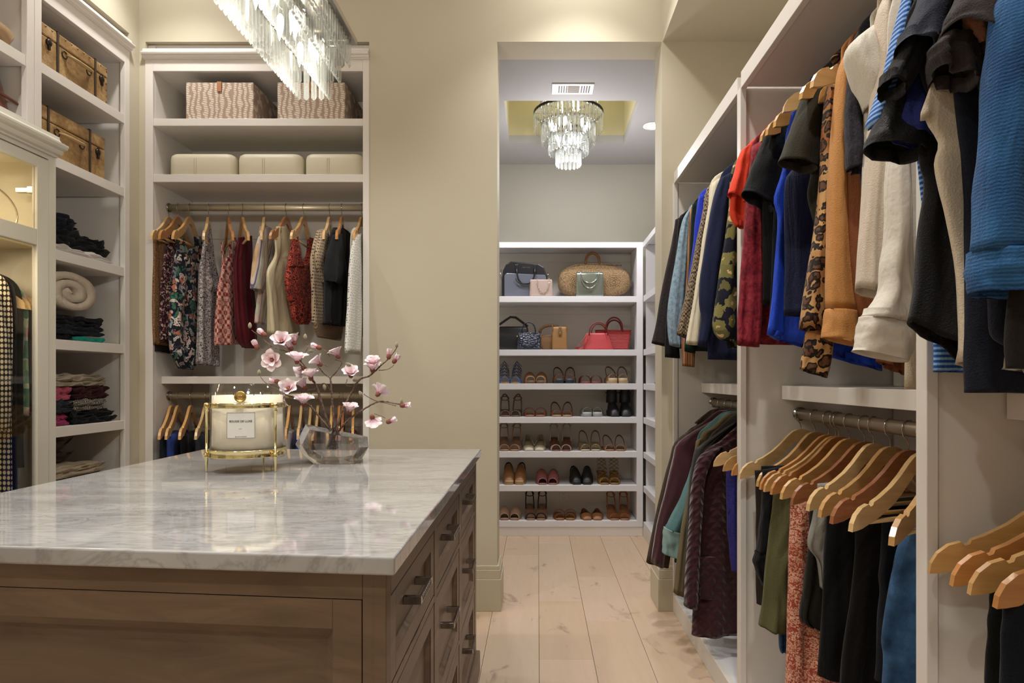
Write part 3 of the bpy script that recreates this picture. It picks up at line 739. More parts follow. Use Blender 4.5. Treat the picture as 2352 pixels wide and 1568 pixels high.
garment('camisole', 'red and white geometric camisole with ruffled armholes', 'top', ('X', XH(524)), redgeo,
        [(521, 588, 540, 588, .010), (511, 615, 541, 608, .014), (506, 640, 549, 636, .018), (502, 668, 543, 662, .02), (498, 740, 546, 740, .024), (497, 793, 549, 790, .026)],
        [('strap', [(527, 548, 531, 545, .004), (524, 575, 529, 572, .004), (522, 592, 530, 592, .005)], None, .004),
         ('strap', [(534, 546, 539, 545, .004), (536, 575, 541, 575, .004), (536, 600, 542, 600, .005)], None, .006),
         ('strap', [(509, 556, 512, 556, .003), (512, 590, 515, 590, .003), (512, 612, 518, 612, .004)], None, -.004)], amp=.010, folds=4)
garment('blouse', 'burgundy satin sleeveless blouse with tied front', 'top', ('X', XH(556)), burgsat,
        [(549, 546, 577, 541, .012), (544, 575, 577, 572, .018), (542, 630, 578, 630, .02), (545, 700, 583, 700, .024), (551, 775, 586, 782, .024), (562, 797, 580, 800, .014)], amp=.016, folds=5)
garment('blouse', 'cream blouse with lilac and amber stripes and loose sleeves', 'top', ('X', XH(607)), striped,
        [(598, 519, 622, 523, .012), (592, 580, 632, 578, .02), (596, 680, 636, 680, .024), (604, 745, 641, 750, .026)],
        [('sleeve', [(592, 528, 606, 519, .010), (580, 575, 604, 572, .018), (572, 630, 610, 632, .024), (571, 662, 594, 672, .02)], None, .02),
         ('sleeve', [(588, 640, 612, 640, .014), (590, 668, 617, 662, .018), (584, 705, 612, 700, .018), (580, 741, 606, 743, .016)], None, .012)], amp=.010, folds=4)
garment('sleeveless_top', 'plain cream sleeveless top with deep armhole', 'top', ('X', XH(657.7)), creamv,
        [(637, 520, 655, 521, .012), (633, 548, 668, 542, .016), (631, 588, 672, 585, .018), (613, 627, 674, 622, .02), (617, 690, 677, 690, .026), (621, 766, 683, 770, .03)], amp=.014, folds=4)
garment('blouse', 'red and black floral blouse with scooped neck and balloon sleeve', 'top', ('X', XH(697.6)), reddot,
        [(660, 606, 722, 606, .02), (657, 645, 721, 650, .026), (662, 676, 720, 682, .026), (672, 705, 719, 708, .026), (676, 732, 715, 726, .024), (690, 745, 702, 745, .012)],
        [('strap', [(671, 543, 680, 543, .010), (665, 575, 683, 580, .016), (659, 612, 692, 612, .022)], None, .006),
         ('strap', [(710, 545, 721, 548, .010), (709, 580, 722, 590, .014), (700, 612, 722, 612, .02)], None, -.004)], amp=.012, folds=4)
garment('sweater', 'oatmeal crochet sweater with ribbed hem', 'sweater', ('X', XH(757)), crochet,
        [(731, 530, 750, 524, .016), (721, 570, 757, 568, .022), (718, 610, 762, 608, .026), (721, 680, 772, 680, .03), (722, 742, 784, 746, .032)],
        [('hem_band', [(722, 740, 785, 745, .030), (726, 758, 784, 765, .030), (733, 773, 781, 782, .026)], knitrib, .0, .004),
         ('sleeve', [(727, 536, 742, 530, .014), (717, 575, 738, 575, .018), (717, 605, 736, 610, .016), (728, 650, 742, 655, .014)], None, .022)], amp=.008, folds=4)
garment('shirt', 'charcoal short-sleeved shirt with elasticated cuff', 'shirt', ('X', XH(785)), black1,
        [(767, 522, 786, 524, .014), (757, 545, 803, 542, .02), (750, 600, 799, 600, .024), (746, 660, 793, 660, .024), (747, 743, 787, 750, .024)],
        [('sleeve', [(756, 540, 774, 536, .014), (744, 585, 780, 590, .024), (739, 625, 784, 636, .028), (738, 645, 777, 656, .02)], None, .022)], amp=.014, folds=5)
garment('blouse', 'white eyelet lace blouse, rightmost in the back niche', 'top', ('X', XH(830.8)), ivory,
        [(816, 523, 834, 520, .014), (806, 545, 845, 540, .018), (808, 640, 848, 640, .022), (812, 700, 849, 700, .024), (815, 771, 850, 774, .024)],
        [('sleeve', [(804, 548, 819, 534, .012), (797, 590, 823, 588, .018), (792, 660, 823, 660, .02), (788, 730, 820, 730, .02), (783, 811, 815, 814, .02)], eyelet, .02, .005)], amp=.010, folds=4)

# ---- lower rod of the niche: hangers with folded trousers
navy = cloth('navy_twill', '#262a3a', var=.1); royal_d = cloth('blue_denim_dark', '#2c3f86', var=.15); blk = cloth('black_cotton', '#16161a', var=.1); slate = cloth('slate_cotton', '#343845', var=.1)
greyk = cloth('pale_grey_jersey', '#aaa49f', var=.08); royal = cloth('royal_blue', '#1b3fae', .6, var=.15); printd = cloth('dark_print', '#3a302b', pat=p_floral('#241d1b', ['#9a8878', '#6d5a4c'], 70, .4)); redp = cloth('red_print', '#8c2f30', pat=p_floral('#7c2027', ['#c7aaa0', '#3d1b1d'], 60, .36))
def folded_over(name, label, cat, pl_, rows, mat, hx, hy, hz, rot, tone, hlabel, seed, amp=.006, folds=3):
    t = thing(name, label, cat, (hx, hy, hz-.2)); drape('folded_cloth', rows, pl_, mat, t, amp=amp, folds=folds, seed=seed)
    hanger(hx, hy, hz, rot, tone, hlabel)
    return t
tips = [365, 381, 412, 449, 500, 560, 610, 655, 684, 707, 724, 758, 776, 785, 810]
items = [('black trousers folded over the leftmost lower hanger in the niche', 'trousers', navy), ('dark blue jeans folded over a lower hanger in the niche, second from the left', 'jeans', royal_d), ('black trousers folded over a lower hanger in the niche, third from the left', 'trousers', blk), ('slate trousers folded over a lower hanger left of the candle', 'trousers', slate), ('navy trousers on a lower hanger behind the candle', 'trousers', navy), None, ('black jeans on a lower hanger behind the candle', 'jeans', blk),
         ('pale grey jersey trousers on a lower hanger right of the candle', 'trousers', greyk), ('royal blue trousers on a lower hanger behind the vase', 'trousers', royal), None, ('black trousers on a lower hanger behind the vase', 'trousers', blk), None, ('brown printed scarf on a lower hanger behind the branches', 'scarf', printd), None, ('red printed scarf on the rightmost lower hanger of the niche', 'scarf', redp)]
for k, (tp, it) in enumerate(zip(tips, items)):
    ph = math.radians(15); hx = (tp-1235)/1500*(YR-.225*math.cos(ph))-.225*math.sin(ph)
    tone = [0, 0, 0, 1, 0, 2, 0, 0, 1, 1, 1, 0, 2, 3, 0][k]
    hanger(hx, YR, RL, math.pi/2+ph, tone, 'wooden hanger on the lower rod of the back niche, %s from the left' % ORD[k])
    if it:
        t = thing(it[0].split()[0] if False else it[1], it[0], it[1], (hx, YR, RL-.2))
        pl_ = (hx, YR, math.pi/2+ph)
        mb = MB(); Lh = .15 if it[1] != 'scarf' else .12; drop = .62 if it[1] != 'scarf' else .14; zb = RL-.199
        dirv = Vector((math.cos(math.pi/2+ph), math.sin(math.pi/2+ph), 0)); nv = Vector((-dirv.y, dirv.x, 0))
        if nv.x < 0: nv = -nv
        def hang_cloth(mb, c, dirv, nv, Lh, zb, drop, seed, th=.013):
            n, m = 14, 25; vs = []
            prof = []
            for i in range(n): prof.append((th*(1+.3*i/n), -drop*(1-i/(n-1))))
            prof += [(th*.7, .005), (0, .009), (-th*.7, .005)]
            for i in range(n): prof.append((-th*(1+.3*(n-i)/n), -drop*.96*i/(n-1)))
            for i, (o, z) in enumerate(prof):
                for j in range(m):
                    u = -1+2*j/(m-1); g = min(1, -z/drop+.05) if z < 0 else .05
                    f = .010*g*math.sin(u*5+seed*2+i*.05)+.004*g*math.sin(u*13+seed)
                    vs.append(c+dirv*(u*Lh*(1-.12*g*abs(nz(u, seed, z*4))))+nv*(o+f)+Vector((0, 0, z+.004*nz(u*4, z*9, seed))))
            m_ = len(prof); fs = [(i*m+j, i*m+j+1, (i+1)*m+j+1, (i+1)*m+j) for i in range(m_-1) for j in range(m-1)]
            fs += [(i*m, (i+1)*m, (m_-2-i)*m, (m_-1-i)*m) for i in range(m_//2-1)]+[((i+1)*m+m-1, i*m+m-1, (m_-1-i)*m+m-1, (m_-2-i)*m+m-1) for i in range(m_//2-1)]
            mb.add(vs, fs, True)
        hang_cloth(mb, Vector((hx, YR, zb)), dirv, nv, Lh, 0, drop, k+1)
        mb.build('folded_cloth', it[2], t)
# ================================================================== RIGHT CLOSET, UPPER ROD
boucle = cloth('charcoal_boucle', '#2c2628', .9, pat=p_mottle(['#1f1a1d', '#3b3436'], 260, 2), bump=.9, bs=260)
blackw = cloth('black_wool', '#1d1b1f')
denim = cloth('light_denim', '#7b93a6', .85, pat=p_mottle(['#5f7b92', '#8ba2b3', '#9db1be'], 60, 5), bump=.5, bs=500)
tanrib = cloth('tan_rib', '#9c6c48', pat=lambda t, v: t.ramp(t.wave(v, 30, .2, 'X').outputs[1], [(.2, '#7d5236'), (.7, '#aa7a54')]))
green = cloth('forest_green', '#17332c'); royalk = cloth('royal_knit', '#1f35b4', .7, var=.12)
hound = cloth('houndstooth', '#8a7a68', pat=lambda t, v: t.mix(.5, p_check('#a4937c', '#2c2220', 130)(t, v), p_check('#8f7a60', '#3a2c26', 90)(t, v)))
creamk = cloth('cream_knit', '#d6ccb4', .8, var=.06); navyk = cloth('navy_knit', '#20264a', .8, var=.12)
olivefl = cloth('olive_flower_print', '#14141f', pat=p_floral('#15151f', ['#6f6a3c', '#7c7646', '#66603a'], 16, .42, '#1b1b2a', '#c9a77c', .3, .55, .7))
coral = cloth('coral_linen', '#d9432a', .8, var=.08)
ruffle = cloth('crimson_ruffle', '#6f1824', .7, pat=p_mottle(['#4b0e18', '#7d1d2a', '#92303a'], 30, 4, 2), bump=1.0, bs=45)
tee = cloth('black_jersey', '#17161b', .85, var=.1); teal = cloth('dark_teal', '#142432', var=.15)
cobalt = cloth('cobalt_crepe', '#1a3fb5', .55, var=.12); navyc = cloth('navy_crepe', '#1a1f45', .7, var=.15)
olive = cloth('olive_jersey', '#3f3b2c', .8, var=.08); leop = cloth('leopard_print', '#9a6a38', .7, pat=p_leopard)
camel = cloth('camel_crepe', '#b9824a', .65, var=.06); rust = cloth('rust_brown', '#7b482a', .75)
lace = cloth('black_lace', '#1c1a22', .8, pat=p_mottle(['#0e0d12', '#302d38'], 90, 4, 3), bump=1, bs=90)
white = cloth('white_cotton', '#cbc4b6', .7, var=.05); blush = cloth('blush_crepe', '#c3b3a2', .6, var=.05); whitec = cloth('white_poplin', '#c9c1b4', .65, var=.05, bump=.35, bs=90)
bstripe = cloth('blue_stripe', '#3f74b8', pat=lambda t, v: t.mix(t.math('LESS_THAN', t.wave(v, 34, 0, 'Z').outputs[1], .55), '#87a8cf', '#1e4f9a'))
char = cloth('charcoal_rib', '#29262a', .9, var=.08, bump=.6, bs=200); steel = cloth('steel_navy', '#2c3242', .8, var=.12)
mesht = cloth('black_sport', '#131217', .6, var=.1); taupe = cloth('taupe_grey', '#3b3330', .8, var=.08); peach = cloth('peach_lining', '#9a6a52', .7)
cream2 = cloth('ivory_twill', '#bfb19b', .75, var=.05)
chamb = cloth('blue_chambray', '#1f4674', .85, pat=lambda t, v: t.mix(.55, t.ramp(t.wave(v, 62, 2.5, 'Z').outputs[1], [(.2, '#17375e'), (.8, '#356a9c')]), t.ramp(t.noise(v, 9, 4).outputs[0], [(.3, '#12305a'), (.7, '#3a6ea2')])), bump=.5, bs=300)
def GY(y): return ('Y', y)
BK = 1735      # hidden aisle-far side of the body, px at each plane (kept inside the closet)
def bx(y, X=1.12): return 1235+1500*X/y
def R(y, rows):   # right edge given as None is the far side of the hanger
    return [(a, b, bx(y) if c is None else c, d, *e) for a, b, c, d, *e in rows]
def gar(name, label, cat, y, mat, body, ex=(), **k):
    return garment(name, label, cat, GY(y), mat, R(y, body), [(e[0], R(y, e[1]))+tuple(e[2:]) for e in ex], **k)
D = .016
gar('jacket', 'charcoal boucle jacket, farthest on the upper right rod', 'jacket', 3.275, boucle,
    [(1560, 500, None, 470, .012), (1556, 560, None, 560, .02), (1552, 700, None, 700, .024), (1550, 790, None, 790, .026)],
    [('sleeve', [(1549, 507, 1566, 500, .014), (1540, 560, 1562, 560, .024), (1521, 650, 1554, 650, .026), (1506, 740, 1538, 745, .026), (1495, 788, 1528, 796, .026)], None, .02, .004)])
gar('coat', 'plain black coat beside the charcoal boucle jacket', 'coat', 3.19, blackw,
    [(1565, 497, None, 470, .012), (1560, 560, None, 560, .02), (1556, 700, None, 700, .024), (1556, 800, None, 800, .024)],
    [('sleeve', [(1556, 506, 1572, 498, .012), (1550, 590, 1568, 590, .02), (1534, 700, 1560, 700, .022), (1527, 765, 1559, 768, .024), (1527, 820, 1560, 823, .024)], None, .012, .004)])
gar('denim_jacket', 'light blue denim jacket with buttoned cuff', 'jacket', 3.06, denim,
    [(1580, 482, None, 455, .012), (1574, 560, None, 560, .02), (1566, 700, None, 700, .024), (1562, 790, None, 790, .024)],
    [('sleeve', [(1576, 488, 1590, 480, .014), (1564, 515, 1582, 512, .02), (1552, 590, 1576, 590, .024), (1541, 650, 1572, 650, .026), (1532, 713, 1566, 718, .026), (1532, 760, 1562, 762, .024), (1537, 793, 1562, 798, .022)], None, .014, .004)])
gar('cardigan', 'tan ribbed cardigan, only its cuff showing below the denim jacket', 'cardigan', 2.985, tanrib,
    [(1588, 477, None, 450, .01), (1583, 560, None, 560, .012), (1580, 700, None, 700, .016), (1580, 800, None, 805, .018)],
    [('sleeve', [(1584, 480, 1594, 476, .008), (1577, 600, 1592, 600, .01), (1572, 720, 1590, 720, .014), (1565, 788, 1594, 796, .02), (1567, 840, 1594, 843, .02)], None, .008, .003)])
gar('sweater', 'dark green sweater between the denim jacket and the royal blue knit', 'sweater', 2.92, green,
    [(1592, 470, None, 440, .012), (1586, 560, None, 560, .018), (1578, 700, None, 700, .02), (1574, 805, None, 812, .02)],
    [('sleeve', [(1590, 470, 1604, 462, .012), (1584, 560, 1600, 560, .016), (1577, 700, 1596, 700, .018), (1571, 806, 1596, 812, .018)], None, .006, .003)])
gar('sweater', 'royal blue knit sweater beside the houndstooth jacket', 'sweater', 2.82, royalk,
    [(1606, 450, None, 425, .014), (1597, 540, None, 540, .02), (1586, 680, None, 680, .024), (1584, 785, None, 790, .024)],
    [('sleeve', [(1604, 453, 1622, 445, .014), (1596, 510, 1618, 508, .02), (1586, 600, 1612, 600, .022), (1572, 700, 1600, 700, .022), (1556, 770, 1600, 785, .022)], None, .01, .003)])
gar('blazer', 'brown and cream houndstooth blazer', 'blazer', 2.70, hound,
    [(1622, 437, None, 400, .012), (1612, 520, None, 520, .02), (1602, 660, None, 660, .024), (1598, 760, None, 765, .024)],
    [('sleeve', [(1622, 440, 1634, 432, .012), (1611, 490, 1628, 485, .02), (1599, 545, 1616, 545, .022), (1580, 644, 1602, 644, .024), (1563, 720, 1588, 730, .024), (1553, 768, 1578, 776, .024)], None, .014, .002)])
gar('cardigan', 'cream cardigan between houndstooth blazer and navy sweater', 'cardigan', 2.60, creamk,
    [(1632, 420, None, 385, .014), (1626, 520, None, 520, .02), (1616, 660, None, 660, .024), (1612, 780, None, 785, .024)],
    [('sleeve', [(1634, 423, 1652, 411, .014), (1622, 492, 1642, 480, .02), (1610, 565, 1628, 565, .022), (1598, 644, 1622, 644, .024), (1583, 735, 1608, 740, .026), (1573, 790, 1600, 793, .026)], None, .014, .003)])
gar('sweater', 'navy blue balloon-sleeve sweater beside the cream cardigan', 'sweater', 2.50, navyk,
    [(1655, 406, None, 370, .014), (1645, 520, None, 520, .022), (1632, 680, None, 680, .026), (1626, 825, None, 832, .026)],
    [('sleeve', [(1650, 414, 1680, 398, .016), (1634, 460, 1672, 450, .026), (1622, 530, 1662, 530, .028), (1608, 620, 1650, 620, .03), (1602, 690, 1640, 700, .03), (1606, 732, 1634, 738, .022), (1599, 795, 1621, 798, .02)], None, .022, .004)])
gar('blouse', 'navy blouse with large olive flowers at the end of the far bay', 'blouse', 2.38, olivefl,
    [(1680, 388, None, 350, .014), (1672, 500, None, 500, .022), (1664, 680, None, 680, .026), (1668, 800, None, 806, .026)],
    [('sleeve', [(1680, 390, 1704, 378, .016), (1670, 478, 1694, 470, .026), (1660, 550, 1694, 550, .03), (1648, 625, 1694, 625, .032), (1638, 700, 1692, 700, .034), (1633, 755, 1694, 762, .032), (1646, 780, 1684, 786, .02)], None, .03, .01)])
# middle bay
gar('blouse', 'coral red short-sleeved linen blouse', 'blouse', 2.195, coral,
    [(1708, 344, 1780, 320, .014), (1694, 380, 1780, 370, .022), (1680, 440, 1780, 440, .024), (1676, 490, 1780, 490, .024), (1688, 519, 1780, 530, .02)],
    [('sleeve', [(1704, 346, 1730, 334, .014), (1692, 362, 1722, 362, .024), (1680, 405, 1714, 405, .032), (1666, 452, 1705, 468, .034)], None, .03, .006)])
gar('dress', 'crimson dress covered in ruffled texture', 'dress', 2.12, ruffle,
    [(1725, 340, None, 315, .014), (1745, 460, None, 460, .024), (1750, 640, None, 640, .026), (1745, 790, None, 796, .026)],
    [('sleeve', [(1722, 342, 1745, 330, .014), (1709, 464, 1738, 464, .026), (1704, 530, 1744, 530, .028), (1694, 644, 1748, 644, .028), (1690, 720, 1744, 720, .03), (1688, 792, 1737, 798, .03)], None, .024, .006)])
gar('t_shirt', 'black short-sleeved t-shirt next to the coral blouse', 't-shirt', 2.04, tee,
    [(1756, 318, None, 290, .016), (1752, 420, None, 420, .024), (1752, 560, None, 560, .026), (1752, 700, None, 705, .026)],
    [('sleeve', [(1748, 322, 1774, 312, .018), (1729, 365, 1778, 360, .034), (1712, 412, 1777, 420, .042), (1697, 449, 1768, 494, .044)], None, .036, .006)])
gar('top', 'dark teal long top, a narrow strip beside the black t-shirt', 'top', 1.985, teal,
    [(1782, 308, None, 280, .012), (1778, 450, None, 450, .018), (1772, 620, None, 620, .018), (1766, 742, None, 748, .018)], amp=.006)
gar('tunic', 'cobalt blue sleeveless tunic with dipping curved hem', 'tunic', 1.92, cobalt,
    [(1806, 300, 2005, 285, .014), (1797, 385, 2010, 390, .022), (1776, 455, 2010, 455, .026), (1783, 500, 2015, 500, .026), (1780, 580, 2020, 580, .028), (1772, 683, 2022, 683, .03), (1759, 768, 2026, 852, .03)], amp=.016, folds=4)
gar('dress', 'structured navy sheath top with seamed waist', 'top', 1.865, navyc,
    [(1838, 320, None, 270, .014), (1822, 385, None, 380, .02), (1804, 425, None, 430, .024), (1803, 560, None, 560, .026), (1802, 640, None, 640, .026), (1801, 724, None, 745, .026)], amp=.008)
gar('t_shirt', 'olive green short-sleeved jersey top', 't-shirt', 1.79, olive,
    [(1866, 204, None, 190, .016), (1856, 300, None, 300, .026), (1862, 390, None, 390, .026), (1854, 450, None, 450, .024), (1866, 512, None, 520, .02)],
    [('sleeve', [(1862, 205, 1886, 198, .018), (1833, 233, 1878, 245, .034), (1812, 285, 1870, 300, .042), (1795, 335, 1866, 350, .044), (1778, 380, 1862, 402, .046)], None, .036, .006)])
gar('blouse', 'leopard print blouse with gathered cuff', 'blouse', 1.71, leop,
    [(1912, 160, None, 145, .014), (1905, 300, None, 300, .022), (1900, 560, None, 560, .026), (1904, 740, None, 745, .026)],
    [('sleeve', [(1903, 163, 1920, 158, .014), (1889, 220, 1908, 220, .02), (1881, 310, 1902, 310, .024), (1875, 430, 1896, 430, .028), (1862, 540, 1892, 540, .03), (1846, 640, 1891, 640, .032), (1829, 757, 1886, 763, .032)], None, .024, .004),
     ('cuff', [(1846, 752, 1896, 752, .026), (1840, 790, 1904, 788, .03), (1830, 846, 1892, 868, .024)], None, .02, .008)])
gar('blouse', 'camel tan blouse with straight cuffed sleeve', 'blouse', 1.64, camel,
    [(1930, 140, None, 110, .014), (1930, 300, None, 300, .024), (1932, 560, None, 560, .026), (1932, 740, None, 748, .026)],
    [('sleeve', [(1927, 142, 1946, 130, .014), (1915, 172, 1938, 170, .022), (1907, 245, 1934, 260, .026), (1899, 340, 1936, 340, .03), (1891, 475, 1941, 475, .032), (1889, 614, 1949, 614, .034), (1888, 716, 1951, 722, .034)], None, .026, .003),
     ('cuff', [(1887, 712, 1952, 718, .035), (1879, 771, 1956, 780, .036), (1882, 774, 1953, 796, .036)], None, .026, .001)])
gar('blouse', 'rust brown blouse, hem peeking below the white shirts', 'blouse', 1.585, rust,
    [(1945, 130, 2080, 110, .014), (1946, 300, 2082, 300, .022), (1946, 500, 2085, 500, .026), (1965, 700, 2085, 700, .026), (2008, 800, 2085, 810, .026), (2016, 830, 2082, 862, .024)])
gar('top', 'black lace flutter-sleeved top beside the camel blouse', 'top', 1.55, lace,
    [(1946, 160, None, 90, .014), (1960, 300, None, 300, .02), (1975, 400, None, 400, .02), (1985, 520, None, 520, .02)],
    [('sleeve', [(1942, 176, 1956, 170, .014), (1936, 232, 1962, 232, .024), (1934, 300, 1978, 305, .028), (1936, 350, 1979, 355, .028), (1938, 396, 1969, 402, .024)], None, .024, .01)])
gar('shirt', 'white flared short-sleeved top with stitched edge', 'top', 1.50, white,
    [(1996, 72, None, 40, .014), (1985, 200, None, 200, .024), (1980, 320, None, 320, .026), (1978, 440, None, 440, .028), (1976, 560, None, 570, .028)],
    [('sleeve', [(1990, 76, 2012, 62, .018), (1931, 126, 2004, 118, .04), (1938, 172, 2004, 170, .05), (1955, 212, 2002, 216, .048), (1974, 262, 2000, 268, .034)], None, .034, .004)])
gar('blouse', 'blush crepe long-sleeved blouse', 'blouse', 1.455, blush,
    [(2014, 10, None, -20, .014), (2020, 200, None, 200, .022), (2030, 450, None, 450, .024), (2030, 700, None, 705, .024)],
    [('sleeve', [(2012, 15, 2060, -20, .016), (1999, 60, 2052, 50, .028), (1996, 180, 2030, 180, .03), (1983, 330, 2022, 330, .032), (1972, 470, 2006, 470, .034), (1963, 580, 2007, 580, .034), (1959, 666, 2008, 690, .034)], None, .026, .006)])
gar('shirt', 'ivory twill shirt hanging behind the white poplin shirt', 'shirt', 1.41, cream2,
    [(2060, 0, None, -40, .014), (2060, 250, None, 250, .022), (2068, 500, None, 500, .026), (2082, 700, None, 700, .028), (2078, 893, None, 905, .028)])
gar('shirt', 'white poplin shirt with a wide turned cuff', 'shirt', 1.36, whitec,
    [(2040, 40, None, 0, .014), (2042, 250, None, 250, .02), (2050, 450, None, 450, .024), (2074, 640, None, 640, .024), (2092, 740, None, 745, .024)],
    [('sleeve', [(2035, 250, 2062, 240, .018), (2022, 420, 2068, 425, .03), (2020, 540, 2070, 530, .032), (2013, 614, 2068, 600, .034), (2004, 680, 2076, 672, .038), (1964, 732, 2088, 750, .042)], None, .03, .012),
     ('cuff', [(1963, 730, 2088, 750, .044), (1955, 770, 2076, 792, .044), (1947, 806, 2057, 833, .044)], None, .03, .002)])
# near bay
gar('shirt', 'blue and white fine-striped shirt', 'shirt', 1.155, bstripe,
    [(2078, -30, None, -60, .012), (2090, 200, None, 200, .02), (2120, 500, None, 500, .024), (2142, 700, None, 700, .026), (2142, 782, None, 800, .026), (2143, 854, None, 870, .026)],
    [('sleeve', [(2068, -20, 2084, -30, .012), (2044, 78, 2064, 80, .02), (2022, 180, 2044, 180, .024), (2004, 230, 2036, 238, .03), (1986, 286, 2024, 274, .03), (1992, 302, 2016, 286, .03)], None, .02, .002)])
gar('sports_top', 'black perforated sports t-shirt with wide sleeve opening', 't-shirt', 1.135, mesht,
    [(2080, 40, None, 0, .014), (2085, 200, None, 200, .02), (2104, 350, None, 350, .02)],
    [('sleeve', [(2030, 225, 2068, 215, .024), (2005, 275, 2090, 268, .036), (1984, 325, 2098, 330, .044), (1980, 345, 2100, 374, .046)], None, .02, .004)])
gar('t_shirt', 'royal navy t-shirt tucked behind the charcoal sleeves', 't-shirt', 1.12, cloth('deep_royal', '#171f5e', .7),
    [(2100, 40, None, 0, .014), (2110, 200, None, 200, .02), (2130, 400, None, 400, .022), (2140, 700, None, 700, .022)],
    [('sleeve', [(2062, 200, 2110, 200, .022), (2046, 270, 2130, 270, .034), (2037, 305, 2133, 322, .036), (2042, 318, 2133, 352, .036)], None, .022, .004)])
gar('t_shirt', 'charcoal ribbed short-sleeved top', 't-shirt', 1.105, char,
    [(2094, 10, None, -10, .014), (2078, 120, None, 120, .02), (2044, 244, 2190, 244, .026), (2056, 296, 2185, 300, .026), (2072, 309, 2160, 318, .02)],
    [('sleeve', [(2092, 6, 2126, -10, .018), (2071, 70, 2114, 70, .03), (2042, 140, 2098, 150, .034), (2006, 212, 2046, 243, .036)], None, .03, .004)])
gar('t_shirt', 'long black drape-front top in front of the closet post', 'top', 1.085, mesht,
    [(2120, 280, None, 260, .014), (2122, 420, 2400, 420, .022), (2116, 490, 2340, 490, .024), (2108, 580, 2330, 620, .028), (2103, 668, 2330, 745, .03), (2092, 737, 2330, 900, .03)], amp=.012)
gar('shirt', 'steel navy shirt with rolled short sleeve', 'shirt', 1.065, steel,
    [(2140, -30, None, -60, .014), (2130, 60, None, 60, .02), (2125, 170, None, 170, .022), (2150, 260, None, 275, .02)],
    [('sleeve', [(2106, -14, 2170, -30, .022), (2079, 57, 2144, 62, .036), (2052, 110, 2118, 128, .042), (2052, 114, 2112, 166, .044)], None, .026, .004)])
gar('top', 'black jersey top under the steel navy shirt', 'top', 1.05, tee,
    [(2140, 40, None, 20, .014), (2118, 118, None, 118, .022), (2116, 165, None, 190, .024), (2134, 220, None, 268, .02)])
gar('shirt', 'ivory cotton tunic with a long curved hem', 'tunic', 1.03, cream2,
    [(2130, 215, None, 180, .014), (2126, 276, None, 290, .02), (2152, 328, None, 328, .022), (2143, 375, None, 375, .024), (2152, 440, None, 440, .026), (2165, 500, None, 500, .028), (2187, 614, None, 614, .03), (2194, 721, None, 735, .032), (2204, 832, 2420, 888, .034)], amp=.014, folds=4)
gar('top', 'navy and black long top reaching below the ivory tunic', 'top', 1.012, navy,
    [(2200, 60, None, 30, .014), (2210, 400, None, 400, .02), (2216, 700, None, 700, .024), (2218, 832, None, 832, .026), (2222, 902, None, 896, .026)], amp=.012)
gar('shirt', 'taupe grey shirt with wide open sleeve and peach lining', 'shirt', .985, taupe,
    [(2215, -60, None, -90, .014), (2236, 80, None, 80, .02), (2250, 200, None, 210, .02)],
    [('sleeve', [(2205, -70, 2370, -80, .02), (2172, 10, 2330, 0, .034), (2152, 66, 2300, 80, .044), (2152, 82, 2250, 196, .05)], None, .03, .004),
     ('lining', [(2190, 40, 2262, 30, .012), (2200, 80, 2256, 90, .016), (2222, 118, 2248, 134, .012)], peach, .02, .004),
     ('cuff', [(2160, 84, 2232, 100, .03), (2138, 118, 2232, 150, .034), (2150, 160, 2228, 208, .03)], None, .0, .012)])
gar('top', 'dark navy layered top behind the chambray shirt', 'top', .965, navy,
    [(2275, 20, None, -10, .014), (2268, 300, None, 300, .02), (2262, 600, None, 600, .022), (2264, 700, None, 700, .022), (2270, 768, None, 770, .022), (2304, 796, None, 800, .018)])
gar('shirt', 'blue chambray shirt with button cuff, nearest the camera', 'shirt', .935, chamb,
    [(2320, -60, None, -90, .014), (2310, 200, None, 200, .022), (2320, 500, None, 500, .026), (2330, 640, None, 645, .026)],
    [('sleeve', [(2300, -30, 2400, -50, .022), (2252, 40, 2400, 30, .034), (2240, 122, 2400, 122, .038), (2227, 214, 2400, 214, .042), (2214, 367, 2400, 367, .046), (2206, 489, 2405, 489, .046), (2199, 590, 2410, 598, .046)], None, .034, .02),
     ('cuff', [(2199, 586, 2412, 594, .047), (2200, 640, 2414, 650, .048), (2203, 677, 2416, 694, .048)], None, .034, .006)])
gar('t_shirt', 'grey marl rib top beside the chambray shirt', 'top', .90, cloth('grey_rib', '#35302e', .85),
    [(2345, -60, None, -90, .014), (2340, 400, None, 400, .02), (2310, 740, None, 740, .022), (2312, 846, None, 852, .022)])
# empty hangers among the upper clothes
def tip_hanger(tx, ty, zrod, tone, label, low=False, rng=60):
    drop = .235-.0185
    Yt = (H-(zrod-drop))*F/(ty-CY) if abs(ty-CY) > 1 else 1
    X = (tx-CX)*Yt/F; c = max(-1, min(1, (RODX-X)/.225)); th = math.acos(c); th = min(th, math.radians(rng))
    return hanger(RODX, Yt+.225*math.sin(th), zrod, th, tone, label)
for k, (tx, ty, tone) in enumerate([(1753, 325, 0), (1764, 311, 0), (1779, 292, 0), (1791, 259, 1), (1860, 228, 0), (1871, 201, 1)]):
    tip_hanger(tx, ty, RODU+.012, tone, 'pale hanger end above the upper middle-bay clothes, %s from the far end' % ORD[k], rng=20)

